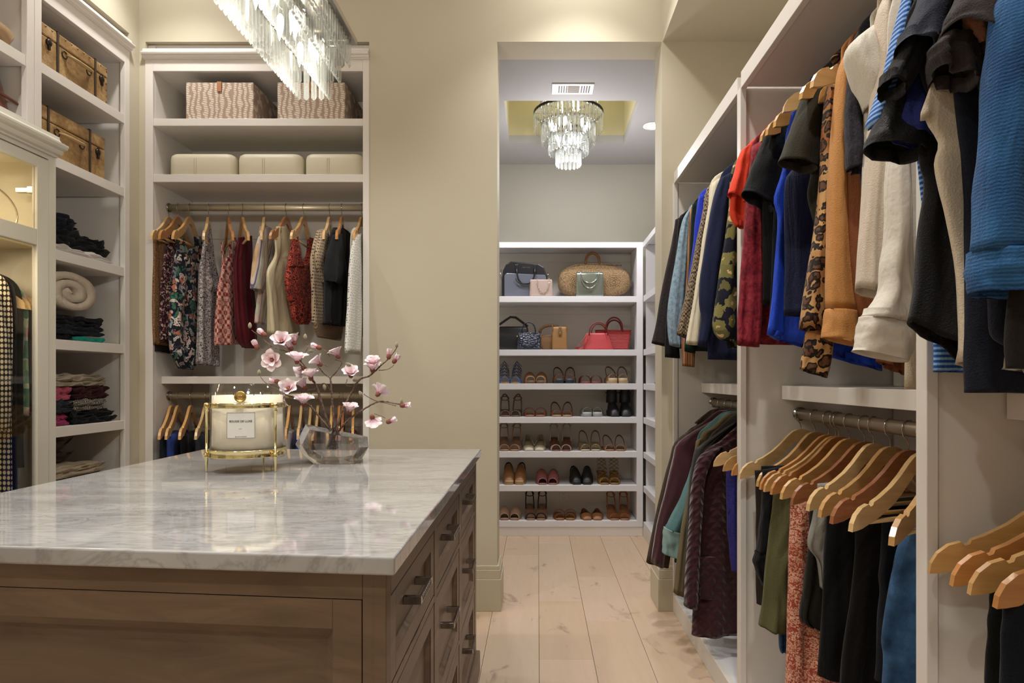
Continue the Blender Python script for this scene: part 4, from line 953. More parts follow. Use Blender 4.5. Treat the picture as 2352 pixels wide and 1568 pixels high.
# ================================================================== RIGHT CLOSET, LOWER ROD, middle bay
specs = [(1680, 1092, 2), (1697, 1088, 1), (1738, 1116, 0), (1745, 1132, 2), (1754, 1131, 0), (1771, 1134, 2), (1793, 1140, 0), (1817, 1176, 3), (1854, 1176, 1), (1882, 1184, 0), (1910, 1198, 3), (1952, 1222, 1), (2046, 1279, 0)]
for k, (tx, ty, tone) in enumerate(specs):
    # hook position along the rod read off the photograph, rotation solved from the tip
    hk = [1823, 1839, 1872, 1903, 1920, 1927, 1951, 1986, 2006, 2045, 2087, 2118, 2165][k]
    Yh = RODX*F/(hk-CX)
    best = min((abs(CX+F*(RODX-.225*math.cos(math.radians(a)))/(Yh-.225*math.sin(math.radians(a)))-tx), a) for a in range(-25, 50))
    hanger(RODX, Yh, RODL, math.radians(best[1]), tone, 'wooden hanger on the lower rod of the middle bay, %s from the far end' % ORD[k])
bden = cloth('black_denim', '#1b1b20', .8, var=.3, bump=.5, bs=400); oliv2 = cloth('olive_twill', '#565435', .7, var=.15); brown1 = cloth('dark_brown_cotton', '#3a2a22')
coralp = cloth('coral_dot_print', '#a04a36', pat=p_floral('#9b4634', ['#cf9a80', '#d6a78e'], 110, .42))
greym = cloth('grey_marl', '#8d8a84', .85, var=.08); dkol = cloth('dark_olive', '#2b2a20'); jean = cloth('blue_jeans', '#2b4a6e', .85, pat=p_mottle(['#1d3553', '#34567d', '#48709a'], 16, 5), bump=.5, bs=500)
blk2 = cloth('black_velvet', '#09090b', .9, sheen=.05); dkn = cloth('midnight_navy', '#11172a', .85); dkb = cloth('black_brown', '#16100f')
def low(name, label, cat, y, mat, body, ex=(), **k):
    return garment(name, label, cat, GY(y), mat, R(y, body), [(e[0], R(y, e[1]))+tuple(e[2:]) for e in ex], zrod=RODL, hang=False, **k)
low('trousers', 'dark brown trousers, farthest on the lower rod of the middle bay', 'trousers', 2.15, brown1,
    [(1733, 1080, None, 1075, .008), (1737, 1200, 1850, 1200, .02), (1736, 1300, 1840, 1300, .02), (1739, 1386, 1830, 1390, .02)])
low('denim_jacket_low', 'black denim jacket with metal buttons on the cuff', 'jacket', 2.06, bden,
    [(1748, 1070, None, 1065, .012), (1748, 1160, 1850, 1160, .02), (1748, 1300, 1840, 1300, .02)],
    [('sleeve', [(1745, 1076, 1785, 1070, .012), (1743, 1140, 1780, 1140, .024), (1738, 1200, 1772, 1200, .026), (1728, 1262, 1764, 1262, .026)], None, .03), ('cuff', [(1727, 1260, 1766, 1266, .028), (1724, 1290, 1762, 1296, .028), (1743, 1338, 1758, 1343, .014)], None, .03)])
low('jeans', 'blue jeans hanging far behind the olive skirt', 'jeans', 2.0, jean, [(1792, 1120, None, 1115, .01), (1790, 1300, 1860, 1300, .02), (1789, 1452, 1850, 1454, .02), (1793, 1498, 1840, 1505, .016)])
low('skirt', 'olive green twill skirt on the lower rod', 'skirt', 1.95, oliv2,
    [(1779, 1110, None, 1105, .012), (1774, 1170, None, 1170, .024), (1763, 1278, 1860, 1278, .03), (1754, 1380, 1858, 1385, .034), (1745, 1437, 1856, 1462, .034)], amp=.014)
low('skirt', 'long coral skirt in a small cream print', 'skirt', 1.86, coralp,
    [(1822, 1114, None, 1108, .014), (1815, 1190, 1990, 1190, .026), (1811, 1300, 1985, 1300, .03), (1808, 1430, 1980, 1430, .032), (1800, 1620, 1975, 1620, .034)], amp=.016, folds=6)
low('sweatpants', 'dark olive sweatpants with tapered leg', 'trousers', 1.80, dkol,
    [(1862, 1160, 1960, 1150, .012), (1856, 1260, 1940, 1260, .02), (1848, 1330, 1920, 1330, .022), (1837, 1416, 1900, 1424, .02), (1862, 1440, 1892, 1446, .012)])
low('sweatpants', 'pale grey marl sweatpants', 'trousers', 1.76, greym,
    [(1876, 1110, 2000, 1105, .012), (1866, 1190, 1960, 1190, .02), (1857, 1252, 1930, 1252, .022), (1880, 1290, 1912, 1292, .018), (1887, 1352, 1900, 1356, .01)])
low('trousers', 'plain black velvet trousers on the lower rod', 'trousers', 1.71, blk2,
    [(1899, 1160, None, 1150, .014), (1896, 1240, 2050, 1240, .024), (1890, 1380, 2045, 1380, .026), (1882, 1552, 2040, 1562, .028)])
low('trousers', 'black-brown trousers beside the black velvet pair', 'trousers', 1.62, dkb,
    [(1965, 1190, None, 1180, .014), (1958, 1350, 2110, 1350, .024), (1940, 1460, 2100, 1460, .026), (1924, 1620, 2090, 1620, .028)])
low('trousers', 'midnight navy corduroy trousers left of the blue jeans', 'trousers', 1.52, dkn,
    [(2024, 1186, None, 1180, .012), (2021, 1300, 2140, 1300, .024), (2018, 1400, 2140, 1400, .026), (2010, 1560, 2140, 1568, .026)])
low('jeans', 'mid-blue jeans with seams, draped on the nearest middle-bay hanger', 'jeans', 1.42, jean,
    [(2080, 1207, None, 1200, .016), (2066, 1250, None, 1250, .03), (2056, 1300, None, 1300, .034), (2045, 1345, None, 1345, .036), (2037, 1400, None, 1400, .036), (2028, 1470, None, 1470, .036), (2032, 1515, None, 1515, .036), (2026, 1620, None, 1620, .036)], amp=.016, folds=3)
# lower rod, near bay
for k, (tx, ty, tone, hy, a) in enumerate([(2123, 1312, 0, 1.085, -14), (2182, 1345, 2, 1.045, -6), (2234, 1352, 0, .995, -8), (2303, 1380, 2, .95, -4)]):
    hanger(RODX, hy, RODL, math.radians(a), tone, 'wooden hanger on the lower rod of the near bay, %s from the closet post' % ORD[k])
low('trousers', 'black-green corduroy trousers in the near bay', 'trousers', 1.03, cloth('black_green', '#131610'),
    [(2278, 1335, None, 1325, .014), (2270, 1450, None, 1450, .024), (2262, 1640, None, 1640, .026)])
low('trousers', 'dark navy trousers rightmost in the near bay', 'trousers', .97, dkn,
    [(2306, 1340, None, 1330, .014), (2300, 1450, None, 1450, .024), (2296, 1640, None, 1640, .026)])
# lower rod, far bay
cordu = cloth('brown_corduroy', '#4c3a2e', .85, bump=.6, bpat=b_lines(60, 'X')); velv = cloth('burgundy_velvet', '#4b1b24', .75, sheen=.5, var=.25)
teald = cloth('teal_denim', '#5c7f80', .85, var=.2); khaki = cloth('khaki_cord', '#6e6248', .85); greys = cloth('grey_boucle', '#47433f', .9, bump=1, bs=200)
quilt = cloth('burgundy_quilt', '#44171b', .7, sheen=.3, var=.2, bump=1.6, bpat=b_quilt(13)); purp = cloth('purple_brocade', '#201c50', .6, pat=p_mottle(['#141130', '#2d2a78', '#232059'], 40, 4, 2))
low('jacket', 'brown corduroy jacket, farthest on the lower rod of the far bay', 'jacket', 3.2, cordu,
    [(1600, 975, 1680, 955, .014), (1570, 1008, 1740, 1000, .024), (1556, 1150, 1740, 1150, .028), (1548, 1290, 1740, 1294, .03)],
    [('sleeve', [(1598, 976, 1622, 964, .014), (1549, 1012, 1600, 1008, .026), (1533, 1058, 1580, 1060, .03), (1519, 1110, 1566, 1110, .032), (1501, 1190, 1552, 1190, .032), (1481, 1286, 1532, 1298, .032)], None, .03)])
low('jacket', 'burgundy velvet shirt jacket in front of the corduroy one', 'jacket', 3.08, velv,
    [(1630, 966, 1700, 950, .014), (1600, 1000, 1745, 1000, .024), (1584, 1130, 1745, 1130, .026), (1580, 1240, 1745, 1244, .026)],
    [('sleeve', [(1636, 962, 1660, 960, .016), (1558, 1011, 1612, 1010, .03), (1541, 1055, 1599, 1050, .034), (1524, 1130, 1580, 1128, .034), (1505, 1205, 1540, 1198, .03), (1492, 1286, 1521, 1300, .028)], None, .03)])
low('denim_shirt', 'teal washed denim shirt with rolled cuff', 'shirt', 2.98, teald,
    [(1600, 1010, 1740, 1000, .012), (1592, 1130, 1740, 1130, .02), (1590, 1200, 1740, 1200, .02)],
    [('sleeve', [(1592, 1050, 1624, 1040, .014), (1566, 1130, 1596, 1130, .024), (1526, 1212, 1566, 1225, .028)], None, .012), ('cuff', [(1523, 1208, 1564, 1222, .032), (1521, 1240, 1560, 1252, .034), (1519, 1266, 1557, 1281, .032)], cloth('faded_teal_denim', '#8aa6a2', .85), .012)])
low('shirt', 'khaki cord shirt beside the grey boucle coat', 'shirt', 2.90, khaki,
    [(1606, 1008, 1740, 1000, .012), (1596, 1130, 1740, 1130, .02), (1590, 1330, 1740, 1330, .02)],
    [('sleeve', [(1598, 1012, 1614, 1004, .012), (1578, 1130, 1594, 1130, .018), (1560, 1235, 1583, 1235, .02), (1546, 1358, 1569, 1368, .022)], None, .01)])
low('coat', 'dark grey boucle coat with draped collar', 'coat', 2.80, greys,
    [(1672, 972, 1740, 950, .016), (1630, 1004, 1740, 1000, .024), (1606, 1100, 1740, 1100, .026), (1602, 1330, 1740, 1330, .026)],
    [('sleeve', [(1660, 984, 1690, 966, .018), (1608, 1021, 1640, 1012, .024), (1590, 1044, 1614, 1050, .026), (1579, 1142, 1598, 1142, .024), (1568, 1350, 1582, 1352, .022)], None, .016)])
low('robe', 'long quilted burgundy robe with patch pocket', 'robe', 2.62, quilt,
    [(1652, 1014, 1720, 996, .016), (1616, 1044, 1760, 1036, .026), (1602, 1150, 1762, 1150, .032), (1599, 1300, 1762, 1300, .034), (1592, 1390, 1762, 1390, .036), (1589, 1457, 1762, 1452, .036)],
    [('sleeve', [(1630, 1030, 1655, 1022, .016), (1600, 1048, 1630, 1052, .028), (1586, 1100, 1614, 1100, .032), (1578, 1190, 1607, 1190, .034), (1571, 1304, 1601, 1304, .034), (1567, 1383, 1597, 1389, .034)], None, .035, .003),
     ('pocket', [(1602, 1276, 1642, 1272, .02), (1600, 1320, 1648, 1320, .02), (1604, 1368, 1640, 1370, .012)], None, .03, .002)], amp=.010)
low('blouse', 'purple brocade blouse at the end of the far bay', 'blouse', 2.45, purp, [(1668, 1060, 1780, 1050, .014), (1670, 1200, 1780, 1200, .024), (1680, 1310, 1780, 1312, .024)])
for k, (tx, ty, tone) in enumerate([(1611, 1046, 1), (1632, 1071, 1), (1660, 1082, 0)]):
    tip_hanger(tx, ty, RODL, tone, 'pale wooden hanger on the lower rod of the far bay, %s from the far end' % ORD[k+2], rng=35)
hanger(RODX, 3.2, RODL, 0, 3, 'reddish hanger carrying the brown corduroy jacket'); hanger(RODX, 3.08, RODL, 0, 2, 'reddish hanger carrying the burgundy velvet jacket')
hanger(RODX, 2.80, RODL, 0, 0, 'wooden hanger carrying the dark grey boucle coat')
# ================================================================== CHANDELIERS
def prism_mesh(w, L, d):
    """faceted crystal bar hanging from z=0 down to -L with a pointed lower end"""
    m = MB(); a = [(-w/2, 0), (0, -d/2), (w/2, 0), (0, d/2)]
    vs = [(x, y, 0) for x, y in a]+[(x, y, -L+w*.45) for x, y in a]+[(0, 0, -L)]
    fs = [(0, 1, 2, 3)]+[(i, 4+i, 4+(i+1) % 4, (i+1) % 4) for i in range(4)]+[(4+i, 8, 4+(i+1) % 4) for i in range(4)]
    return m.add(vs, fs)
def crystal_set(t, spots, w, L, d, name='crystal'):
    first = None
    for (x, y, z, a) in spots:
        if first is None: first = prism_mesh(w, L, d).build(name, CRYSTAL, t, local=True); o = first
        else: o = first.copy(); COL.objects.link(o); o.parent = t
        o.location = Vector((x, y, z))-ORG[t.name]; o.rotation_euler = (0, 0, a)
xc, y0, y1 = -.753, 1.18, 2.25
t = thing('linear_chandelier', 'long rectangular crystal chandelier hanging over the island', 'chandelier', (xc, (y0+y1)/2, 2.343))
MB().box(xc-.132, xc+.132, y0, y1, 2.345, 2.365).build('top_plate', NICKEL, t, bevel=.002)
for hw, zt, L, wn in ((.112, 2.343, .088, 18), (.082, 2.318, .122, 18), (.051, 2.262, .128, 20)):
    m = MB(); g = .004
    m.box(xc-hw-g, xc-hw+g, y0+.02, y1-.02-(.132-hw)*.4, zt, zt+.004).box(xc+hw-g, xc+hw+g, y0+.02, y1-.02-(.132-hw)*.4, zt, zt+.004)
    ye = y1-.02-(.132-hw)*.4; m.box(xc-hw, xc+hw, ye-g, ye+g, zt, zt+.004).box(xc-hw, xc+hw, y0+.02-g, y0+.02+g, zt, zt+.004)
    m.build('frame', CHROME, t)
    sp = []; n = int((ye-y0-.02)/.0245)
    for k in range(n+1):
        y = ye-k*.0245
        sp += [(xc+hw, y, zt-.001, math.pi/2), (xc-hw, y, zt-.001, math.pi/2)]
    ne = max(3, int(2*hw/.0245))
    for k in range(1, ne): sp.append((xc-hw+2*hw*k/ne, ye, zt-.001, 0))
    crystal_set(t, sp, .0185, L, .013)
MB().box(xc-.02, xc+.02, y0+.05, y1-.12, 2.325, 2.343).build('lamp_bar', CHROME, t)
for k in range(6):
    y = y0+.12+k*.165
    for dx in (-.022, .022):
        MB().lathe([(.004, .02), (.009, .012), (.0105, 0), (.009, -.02), (.005, -.042), (.0005, -.058)], (xc+dx, y, 2.27), 12).build('bulb', BULB, t)
for y in (1.4, 2.0): MB().tube([(xc, y, 2.365), (xc, y, CEIL)], .004, 8).build('suspension_rod', NICKEL, t)
# round one
cx_, cy_, = .212, 4.5
t = thing('round_chandelier', 'round tiered crystal chandelier in the ceiling recess of the far room', 'chandelier', (cx_, cy_, 3.02))
for r, zt, L, n in ((.235, 3.02, .115, 46), (.182, 2.945, .135, 36), (.134, 2.85, .11, 28), (.084, 2.765, .105, 18)):
    MB().lathe([(r-.008, -.004), (r+.006, -.004), (r+.006, .010), (r-.008, .010), (r-.008, -.004)], (cx_, cy_, zt), 44, closed=False).build('ring', BLACKM if r > .2 else CHROME, t)
    crystal_set(t, [(cx_+r*math.cos(2*math.pi*k/n), cy_+r*math.sin(2*math.pi*k/n), zt-.004, 2*math.pi*k/n+math.pi/2) for k in range(n)], .025, L, .013)
n = 36; crystal_set(t, [(cx_+.19*math.cos(2*math.pi*k/n), cy_+.19*math.sin(2*math.pi*k/n), 3.13, 2*math.pi*k/n) for k in range(n)], .025, .10, .012)
MB().lathe([(.18, -.004), (.196, -.004), (.196, .006), (.18, .006), (.18, -.004)], (cx_, cy_, 3.13), 40, closed=False).build('ring', CHROME, t)
m = MB()
for k in range(4):
    a = math.pi*k/4; m.tube([(cx_-.235*math.cos(a), cy_-.235*math.sin(a), 3.022), (cx_+.235*math.cos(a), cy_+.235*math.sin(a), 3.022)], .003, 6)
m.build('spoke', CHROME, t)['kind'] = 'stuff'
MB().tube([(cx_, cy_, 2.75), (cx_, cy_, TZ)], .008, 10).build('stem', CHROME, t)
MB().lathe([(.06, 0), (.06, -.02), (.02, -.03)], (cx_, cy_, TZ), 24).build('canopy', CHROME, t)
for (r, z, n) in ((.12, 2.93, 6), (.07, 2.83, 4)):
    for k in range(n):
        a = 2*math.pi*k/n+.3
        MB().lathe([(.004, .024), (.010, .014), (.012, 0), (.010, -.016), (.004, -.03), (.0005, -.04)], (cx_+r*math.cos(a), cy_+r*math.sin(a), z), 12).build('bulb', BULBC, t)

# ================================================================== NICHE BOXES
def p_wave_weave(t, v):
    w1 = t.wave(v, 10.5, 5.0, 'X', dsc=2.2).outputs[1]; w2 = t.wave(t.n('Mapping', Vector=v, Rotation=(0, .7, .5)).outputs[0], 34, 1.2, 'DIAGONAL').outputs[1]
    c = t.ramp(w1, [(0, '#9c8574'), (.35, '#a8927f'), (.7, '#b5a08e')])
    return t.mix(t.math('MULTIPLY', t.math('GREATER_THAN', w2, .62), t.math('GREATER_THAN', w1, .4)), c, '#d6cbc1')
WEAVE = mk('woven_leaf_fabric', rough=.85, pat=p_wave_weave, bump=.5, bs=300)
LEATH = mk('tan_leather', '#a06a44', .5, bump=.2, bs=180)
def open_box(mb, x0, x1, y0, y1, z0, z1, th=.006):
    mb.box(x0, x1, y0, y0+th, z0, z1).box(x0, x1, y1-th, y1, z0, z1).box(x0, x0+th, y0+th, y1-th, z0, z1).box(x1-th, x1, y0+th, y1-th, z0, z1).box(x0, x1, y0, y1, z0, z0+th)
for (pa, pb, lab) in ((427, 582, 'woven leaf-patterned storage box with leather pull, left on the top niche shelf'), (637, 792, 'woven leaf-patterned storage box on the top niche shelf, behind the chandelier')):
    x0 = (pa-CX)*3.40/F; x1 = (pb-CX)*3.40/F; z = 2.5435
    t = thing('storage_box', lab, 'storage box', ((x0+x1)/2, 3.55, z))
    m = MB(); open_box(m, x0, x1, 3.40, 3.74, z, z+.195); m.build('body', WEAVE, t, bevel=.003)
    xm = (x0+x1)/2
    MB().box(xm-.012, xm+.012, 3.393, 3.3995, z+.145, z+.197).box(xm-.012, xm+.012, 3.3995, 3.408, z+.195, z+.199).build('pull_tab', LEATH, t, bevel=.003)
CREAMP = mk('cream_faux_leather', '#cbc3ab', .5, bump=.05, bs=200)
def rounded_rect(x0, x1, y0, y1, r, z, n=6):
    pts = []
    for cx, cy, a0 in ((x1-r, y0+r, -90), (x1-r, y1-r, 0), (x0+r, y1-r, 90), (x0+r, y0+r, 180)):
        for k in range(n+1): a = math.radians(a0+90*k/n); pts.append((cx+r*math.cos(a), cy+r*math.sin(a), z))
    return pts
def loft(mb, rings, smooth=True, caps=(True, True)):
    n = len(rings[0]); vs = [p for r in rings for p in r]
    fs = [(i*n+j, i*n+(j+1) % n, (i+1)*n+(j+1) % n, (i+1)*n+j) for i in range(len(rings)-1) for j in range(n)]
    if caps[0]: fs.append(tuple(range(n))[::-1])
    if caps[1]: fs.append(tuple(range((len(rings)-1)*n, len(rings)*n)))
    return mb.add(vs, fs, smooth)
STITCH = mk('cream_stitching', '#a89c82', .7)
for i, (pa, pb) in enumerate(((384, 537), (542, 692), (697, 832))):
    x0 = (pa-CX)*3.41/F; x1 = (pb-CX)*3.41/F; z = 2.255; h = .122
    t = thing('storage_bin', 'cream soft-cornered lidded bin, %s on the second niche shelf' % ['left', 'middle', 'right'][i], 'storage bin', ((x0+x1)/2, 3.55, z))
    rg = []
    for dz, e in ((0, .004), (.006, 0), (h-.03, 0), (h-.012, .004), (h-.003, .014), (h, .03)):
        rg.append(rounded_rect(x0+e, x1-e, 3.41+e, 3.72-e, .045-e*.5, z+dz))
    m = MB(); loft(m, rg); m.build('body', CREAMP, t)
    m = MB(); xm = x0+(x1-x0)*.42
    for dx in (-.005, .005): m.box(xm+dx-.0007, xm+dx+.0007, 3.4085, 3.4102, z+.008, z+h-.03)
    m.build('seam', STITCH, t)['kind'] = 'stuff'
    MB().box(x1-.002, x1+.0008, 3.50, 3.58, z+.055, z+.078).build('handle_hole', mk('bin_hole', '#4a443c', .8), t, bevel=.0008)

# ================================================================== SUITCASES
def p_case(t, v):
    n = t.noise(v, 14, 6, .75).outputs[0]; n2 = t.noise(v, 60, 4, .6).outputs[0]
    c = t.ramp(n, [(.3, '#6b4c28'), (.5, '#a37f4d'), (.66, '#cbaa78')])
    return t.mix(t.math('MULTIPLY', n2, .55), c, '#4d3620', 'MIX')
CASEM = mk('scuffed_tan_hide', rough=.6, pat=p_case, bump=.3, bs=70); STRAP = mk('worn_strap', '#3a2a1c', .6); BRASS = mk('aged_brass', '#8d7340', .35, 1)
IRON = mk('dark_iron', '#3a332c', .4, .9); HIDE = mk('pale_handle_leather', '#a98d5e', .5, bump=.2, bs=90)
def suitcase(label, xf, y0, y1, z0, z1, straps, hy, locks, stud=True):
    t = thing('suitcase', label, 'suitcase', (xf-.1, (y0+y1)/2, z0))
    x0 = xf-.26; zm = z1-.055*(z1-z0)/.2
    MB().box(x0, xf, y0, y1, z0, zm-.001).build('body', CASEM, t, bevel=.006)
    MB().box(x0-.001, xf+.001, y0-.001, y1+.001, zm+.001, z1).build('lid', CASEM, t, bevel=.006)
    for y in straps: MB().box(xf+.001, xf+.004, y-.006, y+.006, z0, z1+.002).box(x0, xf+.004, y-.006, y+.006, z1+.0002, z1+.003).build('strap', STRAP, t)
    zh = (z0+z1)/2+.012
    hm_ = MB().tube([(xf+.006, hy-.075, zh+.004), (xf+.022, hy-.06, zh), (xf+.030, hy-.035, zh-.004), (xf+.032, hy, zh-.006), (xf+.030, hy+.035, zh-.004), (xf+.022, hy+.06, zh), (xf+.006, hy+.075, zh+.004)], [.006, .008, .011, .012, .011, .008, .006], 10, flat=(1, .7)).build('handle', HIDE, t)
    for s in (-1, 1): MB().tube([(xf+.001, hy+s*.078+.016*math.cos(a), zh+.004+.016*math.sin(a)) for a in [k*math.pi/5 for k in range(10)]], .0028, 6, closed=True).build('handle_ring', IRON, hm_)
    for y in locks:
        lk = MB().lathe([(.001, .0), (.016, .0), (.016, .006), (.01, .010), (.001, .010)], (xf, y, zh+.01), 16, 'X').build('lock', IRON, t)
        MB().box(xf, xf+.008, y-.006, y+.006, zh-.022, zh+.03).build('hasp', IRON, lk, bevel=.002)
    if stud:
        m = MB()
        for k in range(12):
            y = y0+.012+(y1-y0-.024)*k/11
            m.lathe([(.0005, .003), (.0035, .002), (.004, 0)], (xf+.001, y, z1-.010), 6, 'X')
        for k in range(6): m.lathe([(.0005, .003), (.0035, .002), (.004, 0)], (xf+.001, y1-.010, z0+.02+(z1-z0-.04)*k/5), 6, 'X')
        m.build('stud', BRASS, t)['kind'] = 'stuff'
suitcase('scuffed tan leather suitcase with brass studs on the uppermost shelf', -2.085, 2.715, 3.165, 2.513, 2.70, [2.835, 3.075], 2.955, [2.782, 3.12])
suitcase('weathered brown leather suitcase on the shelf below the studded one', -2.10, 2.72, 3.17, 2.148, 2.362, [3.06, 2.80], 2.93, [3.115], False)
# hat and leather bag above the glass cabinet
STRAW = mk('tan_felt', '#a88a66', .8, bump=.3, bs=200)
t = thing('hat', 'tan felt hat brim poking over the high left shelf', 'hat', (-2.2, 2.47, 2.5))
MB().lathe([(.001, .012), (.09, .012), (.155, .02), (.174, .058), (.168, .062), (.10, .026), (.085, .09), (.07, .105), (.001, .10)], (-2.215, 2.485, 2.494), 32).build('crown_and_brim', STRAW, t)
MB().lathe([(.0995, .022), (.101, .022), (.095, .048), (.0935, .048)], (-2.215, 2.485, 2.494), 32, closed=False).build('band', STRAP, t)
BROWNL = mk('glossy_brown_leather', '#6a3420', .3, bump=.15, bs=60, coat=.3)
def superbag(mb, c, hx_, hy_, h, pw=2.6, taper=.8, n=10, m=28, sag=.0, axis='X'):
    rg = []
    for i in range(n+1):
        u = i/n; s = (1-(1-taper)*u**1.4)*(1-.35*max(0, u-.85)/.15)*(.94+.06*min(1, u*6))
        ring = []
        for j in range(m):
            a = 2*math.pi*j/m; ca, sa = math.cos(a), math.sin(a)
            x = math.copysign(abs(ca)**(2/pw), ca); y = math.copysign(abs(sa)**(2/pw), sa)
            dy = (1-.55*u)
            ring.append((c[0]+hx_*s*x, c[1]+hy_*dy*y, c[2]+h*u-sag*(1-x*x)*(u**3)))
        rg.append(ring)
    return loft(mb, rg)
t = thing('leather_bag', 'glossy brown leather satchel above the glass cabinet', 'bag', (-2.18, 2.52, 2.245))
m = MB(); rg = []
for i in range(9):
    u = i/8; w = .13*(1-.35*u**2); rg.append([(-2.185+.085*(1-.5*u)*math.cos(a), 2.52+w*math.sin(a)*1.15, 2.245+.20*u) for a in [2*math.pi*j/24 for j in range(24)]])
loft(m, rg); m.build('body', BROWNL, t)
MB().tube([(-2.112, 2.515-.15+.30*k/12, 2.31+.012*math.sin(math.pi*k/12)) for k in range(13)], .006, 8).build('piping', BROWNL, t)
MB().tube([(-2.19, 2.44, 2.43), (-2.19, 2.45, 2.475), (-2.19, 2.50, 2.49), (-2.19, 2.55, 2.475), (-2.19, 2.56, 2.43)], .007, 8).build('handle', BROWNL, t)

# ================================================================== FOLDED CLOTHES
_fs = [0]
def folded(name, label, cat, x0, x1, y0, y1, z0, z1, mat, layers=3, rough=.010, group=None, round_=.5, droop=0):
    """a folded garment: stacked soft layers with rounded folds facing the room"""
    _fs[0] += 1; sd = _fs[0]*3.7
    mb = MB(); nu, nv = 18, 22
    lh = (z1-z0)/layers
    for L in range(layers):
        ins = .012*nz(L, sd, 1); a0, a1 = x0+ins, x1+.016*nz(L*1.7, sd, 2); b0, b1 = y0+.014*nz(L, 3, sd), y1+.014*nz(L, 5, sd)
        zc_ = z0+lh*(L+.5); vs = []
        for i in range(nu+1):
            th = -math.pi/2+math.pi*i/nu    # section from bottom to top around the fold at x1
            for j in range(nv+1):
                v = -1+2*j/nv; e = (1-abs(v)**6)**.5 if abs(v) < 1 else 0
                x = a1-lh*.5*(1-math.cos(th)); zz = math.sin(th)*lh*.56*(.25+.75*e)
                k = abs(th)/(math.pi/2)
                nzv = 1.7*rough*nz(x*0+i*.25, v*2.5+L, sd, 1.3)
                vs.append((x+nzv*.8, (b0+b1)/2+(b1-b0)/2*v, zc_+zz+nzv*(.6+.4*math.sin(v*7+sd))))
        # top and bottom sheets back to x0
        n1 = nv+1; fs = [(i*n1+j, i*n1+j+1, (i+1)*n1+j+1, (i+1)*n1+j) for i in range(nu) for j in range(nv)]
        base = len(vs); nb = 8
        for s, row in ((1, nu), (-1, 0)):
            st = len(vs)
            for k in range(1, nb+1):
                for j in range(n1):
                    px_, py_, pz_ = vs[row*n1+j]; x = px_+(a0-px_)*k/nb
                    w = rough*1.3*nz(k*.5, j*.3+L, sd+s); dz = w if s > 0 else 0
                    vs.append((x, py_, pz_+dz-(droop*(k/nb)*0)))
            for k in range(nb):
                for j in range(nv):
                    a = (row*n1+j) if k == 0 else st+(k-1)*n1+j; b = st+k*n1+j
                    fs.append((a, a+1, b+1, b))
        mb.add([(x, y, max(z, z0+.001)) for x, y, z in vs], fs, True)
    t = mb.build(name, mat, None, weld=False); ORG[t.name] = Vector()
    return tag(t, label, cat, group)
def roll(name, label, cat, xc_, y0, y1, zc_, r, mat, turns=2.2):
    """a rolled throw whose spiral end faces the camera"""
    mb = MB(); prof = []; n = 60; th = r/(turns+.6)*.82
    for k in range(n+1):
        a = turns*2*math.pi*k/n; rr = .012+(r-.012-th/2)*k/n
        prof.append((rr*math.cos(a+2.2), rr*math.sin(a+2.2), math.cos(a+2.2), math.sin(a+2.2)))
    pts = [(x+nx*th/2, z+nz_*th/2) for x, z, nx, nz_ in prof]+[(x-nx*th/2, z-nz_*th/2) for x, z, nx, nz_ in prof[::-1]]
    m_ = 8; vs = []
    for i in range(m_+1):
        y = y0+(y1-y0)*i/m_; e = 1-.12*(1 if i in (0, m_) else 0)
        for (x, z) in pts: vs.append((y+.006*nz(x*20, z*20, i), xc_+x*1.75, zc_+z*.92*1.0))
    q = len(pts); fs = [(i*q+j, i*q+(j+1) % q, (i+1)*q+(j+1) % q, (i+1)*q+j) for i in range(m_) for j in range(q)]
    for e in (0, m_):
        for k in range(n): fs.append((e*q+k, e*q+k+1, e*q+q-2-k, e*q+q-1-k))
    mb.add(vs, fs, True)
    t = mb.build(name, mat); return tag(t, label, cat)
FLEECE = cloth('cream_fleece', '#c2b7a5', .95, bump=1.0, bs=160, var=.12); tealc = cloth('bright_teal', '#1f8d7c'); ltgrey = cloth('white_cotton_knit', '#b9b4ae', bump=.4)
lacek = cloth('oat_lace_knit', '#9a907d', .9, bump=1, bs=110, var=.15); pinkk = cloth('rose_knit', '#a34a5c'); rustk = cloth('rust_wine_knit', '#4a1c19'); stripek = cloth('grey_cream_stripe', '#8b8378', pat=lambda t, v: t.mix(t.math('LESS_THAN', t.wave(v, 30, .8, 'Y').outputs[1], .5), '#3f3d40', '#a39a8a'))
wine = cloth('wine_knit', '#451a28'); creamw = cloth('cream_waffle', '#a2947c', .9, bump=1, bs=90, var=.1); greyp = cloth('grey_brown_jersey', '#6a6259'); magenta = cloth('magenta_knit', '#8c2f55'); darkg = cloth('dark_heather', '#26282e')
XF = -2.10; B0, B1 = 2.745, 3.20
g = 'folded knits on the left wall shelves'
z = 1.7515
folded('folded_sweater', 'white knit folded under the dark navy heap', 'folded clothes', -2.40, XF+.01, B0, 3.20, z, z+.03, ltgrey, 1)
folded('folded_sweater', 'crumpled dark navy jersey heap on the shelf above the cream throw', 'folded clothes', -2.40, XF, B0, 3.185, z+.032, z+.10, darkg, 2, .03)
folded('folded_jeans', 'black folded trousers on top of the navy heap', 'folded clothes', -2.40, XF-.02, B0, 3.00, z+.105, z+.165, navy, 2, .03)
z = 1.3675
folded('folded_shirt', 'bright teal folded shirt at the bottom of its pile', 'folded clothes', -2.40, XF, 2.95, 3.17, z, z+.022, tealc, 1)
folded('folded_trousers', 'black folded trousers beside the teal shirt', 'folded clothes', -2.40, XF, B0, 2.945, z, z+.026, blk, 1)
folded('folded_jeans', 'navy folded jeans below the rolled cream throw', 'folded clothes', -2.40, XF, B0, 3.16, z+.028, z+.07, navy, 2, .016)
folded('folded_jeans', 'dark slate folded jeans directly under the cream throw', 'folded clothes', -2.40, XF, B0, 3.14, z+.074, z+.108, darkg, 2, .016)
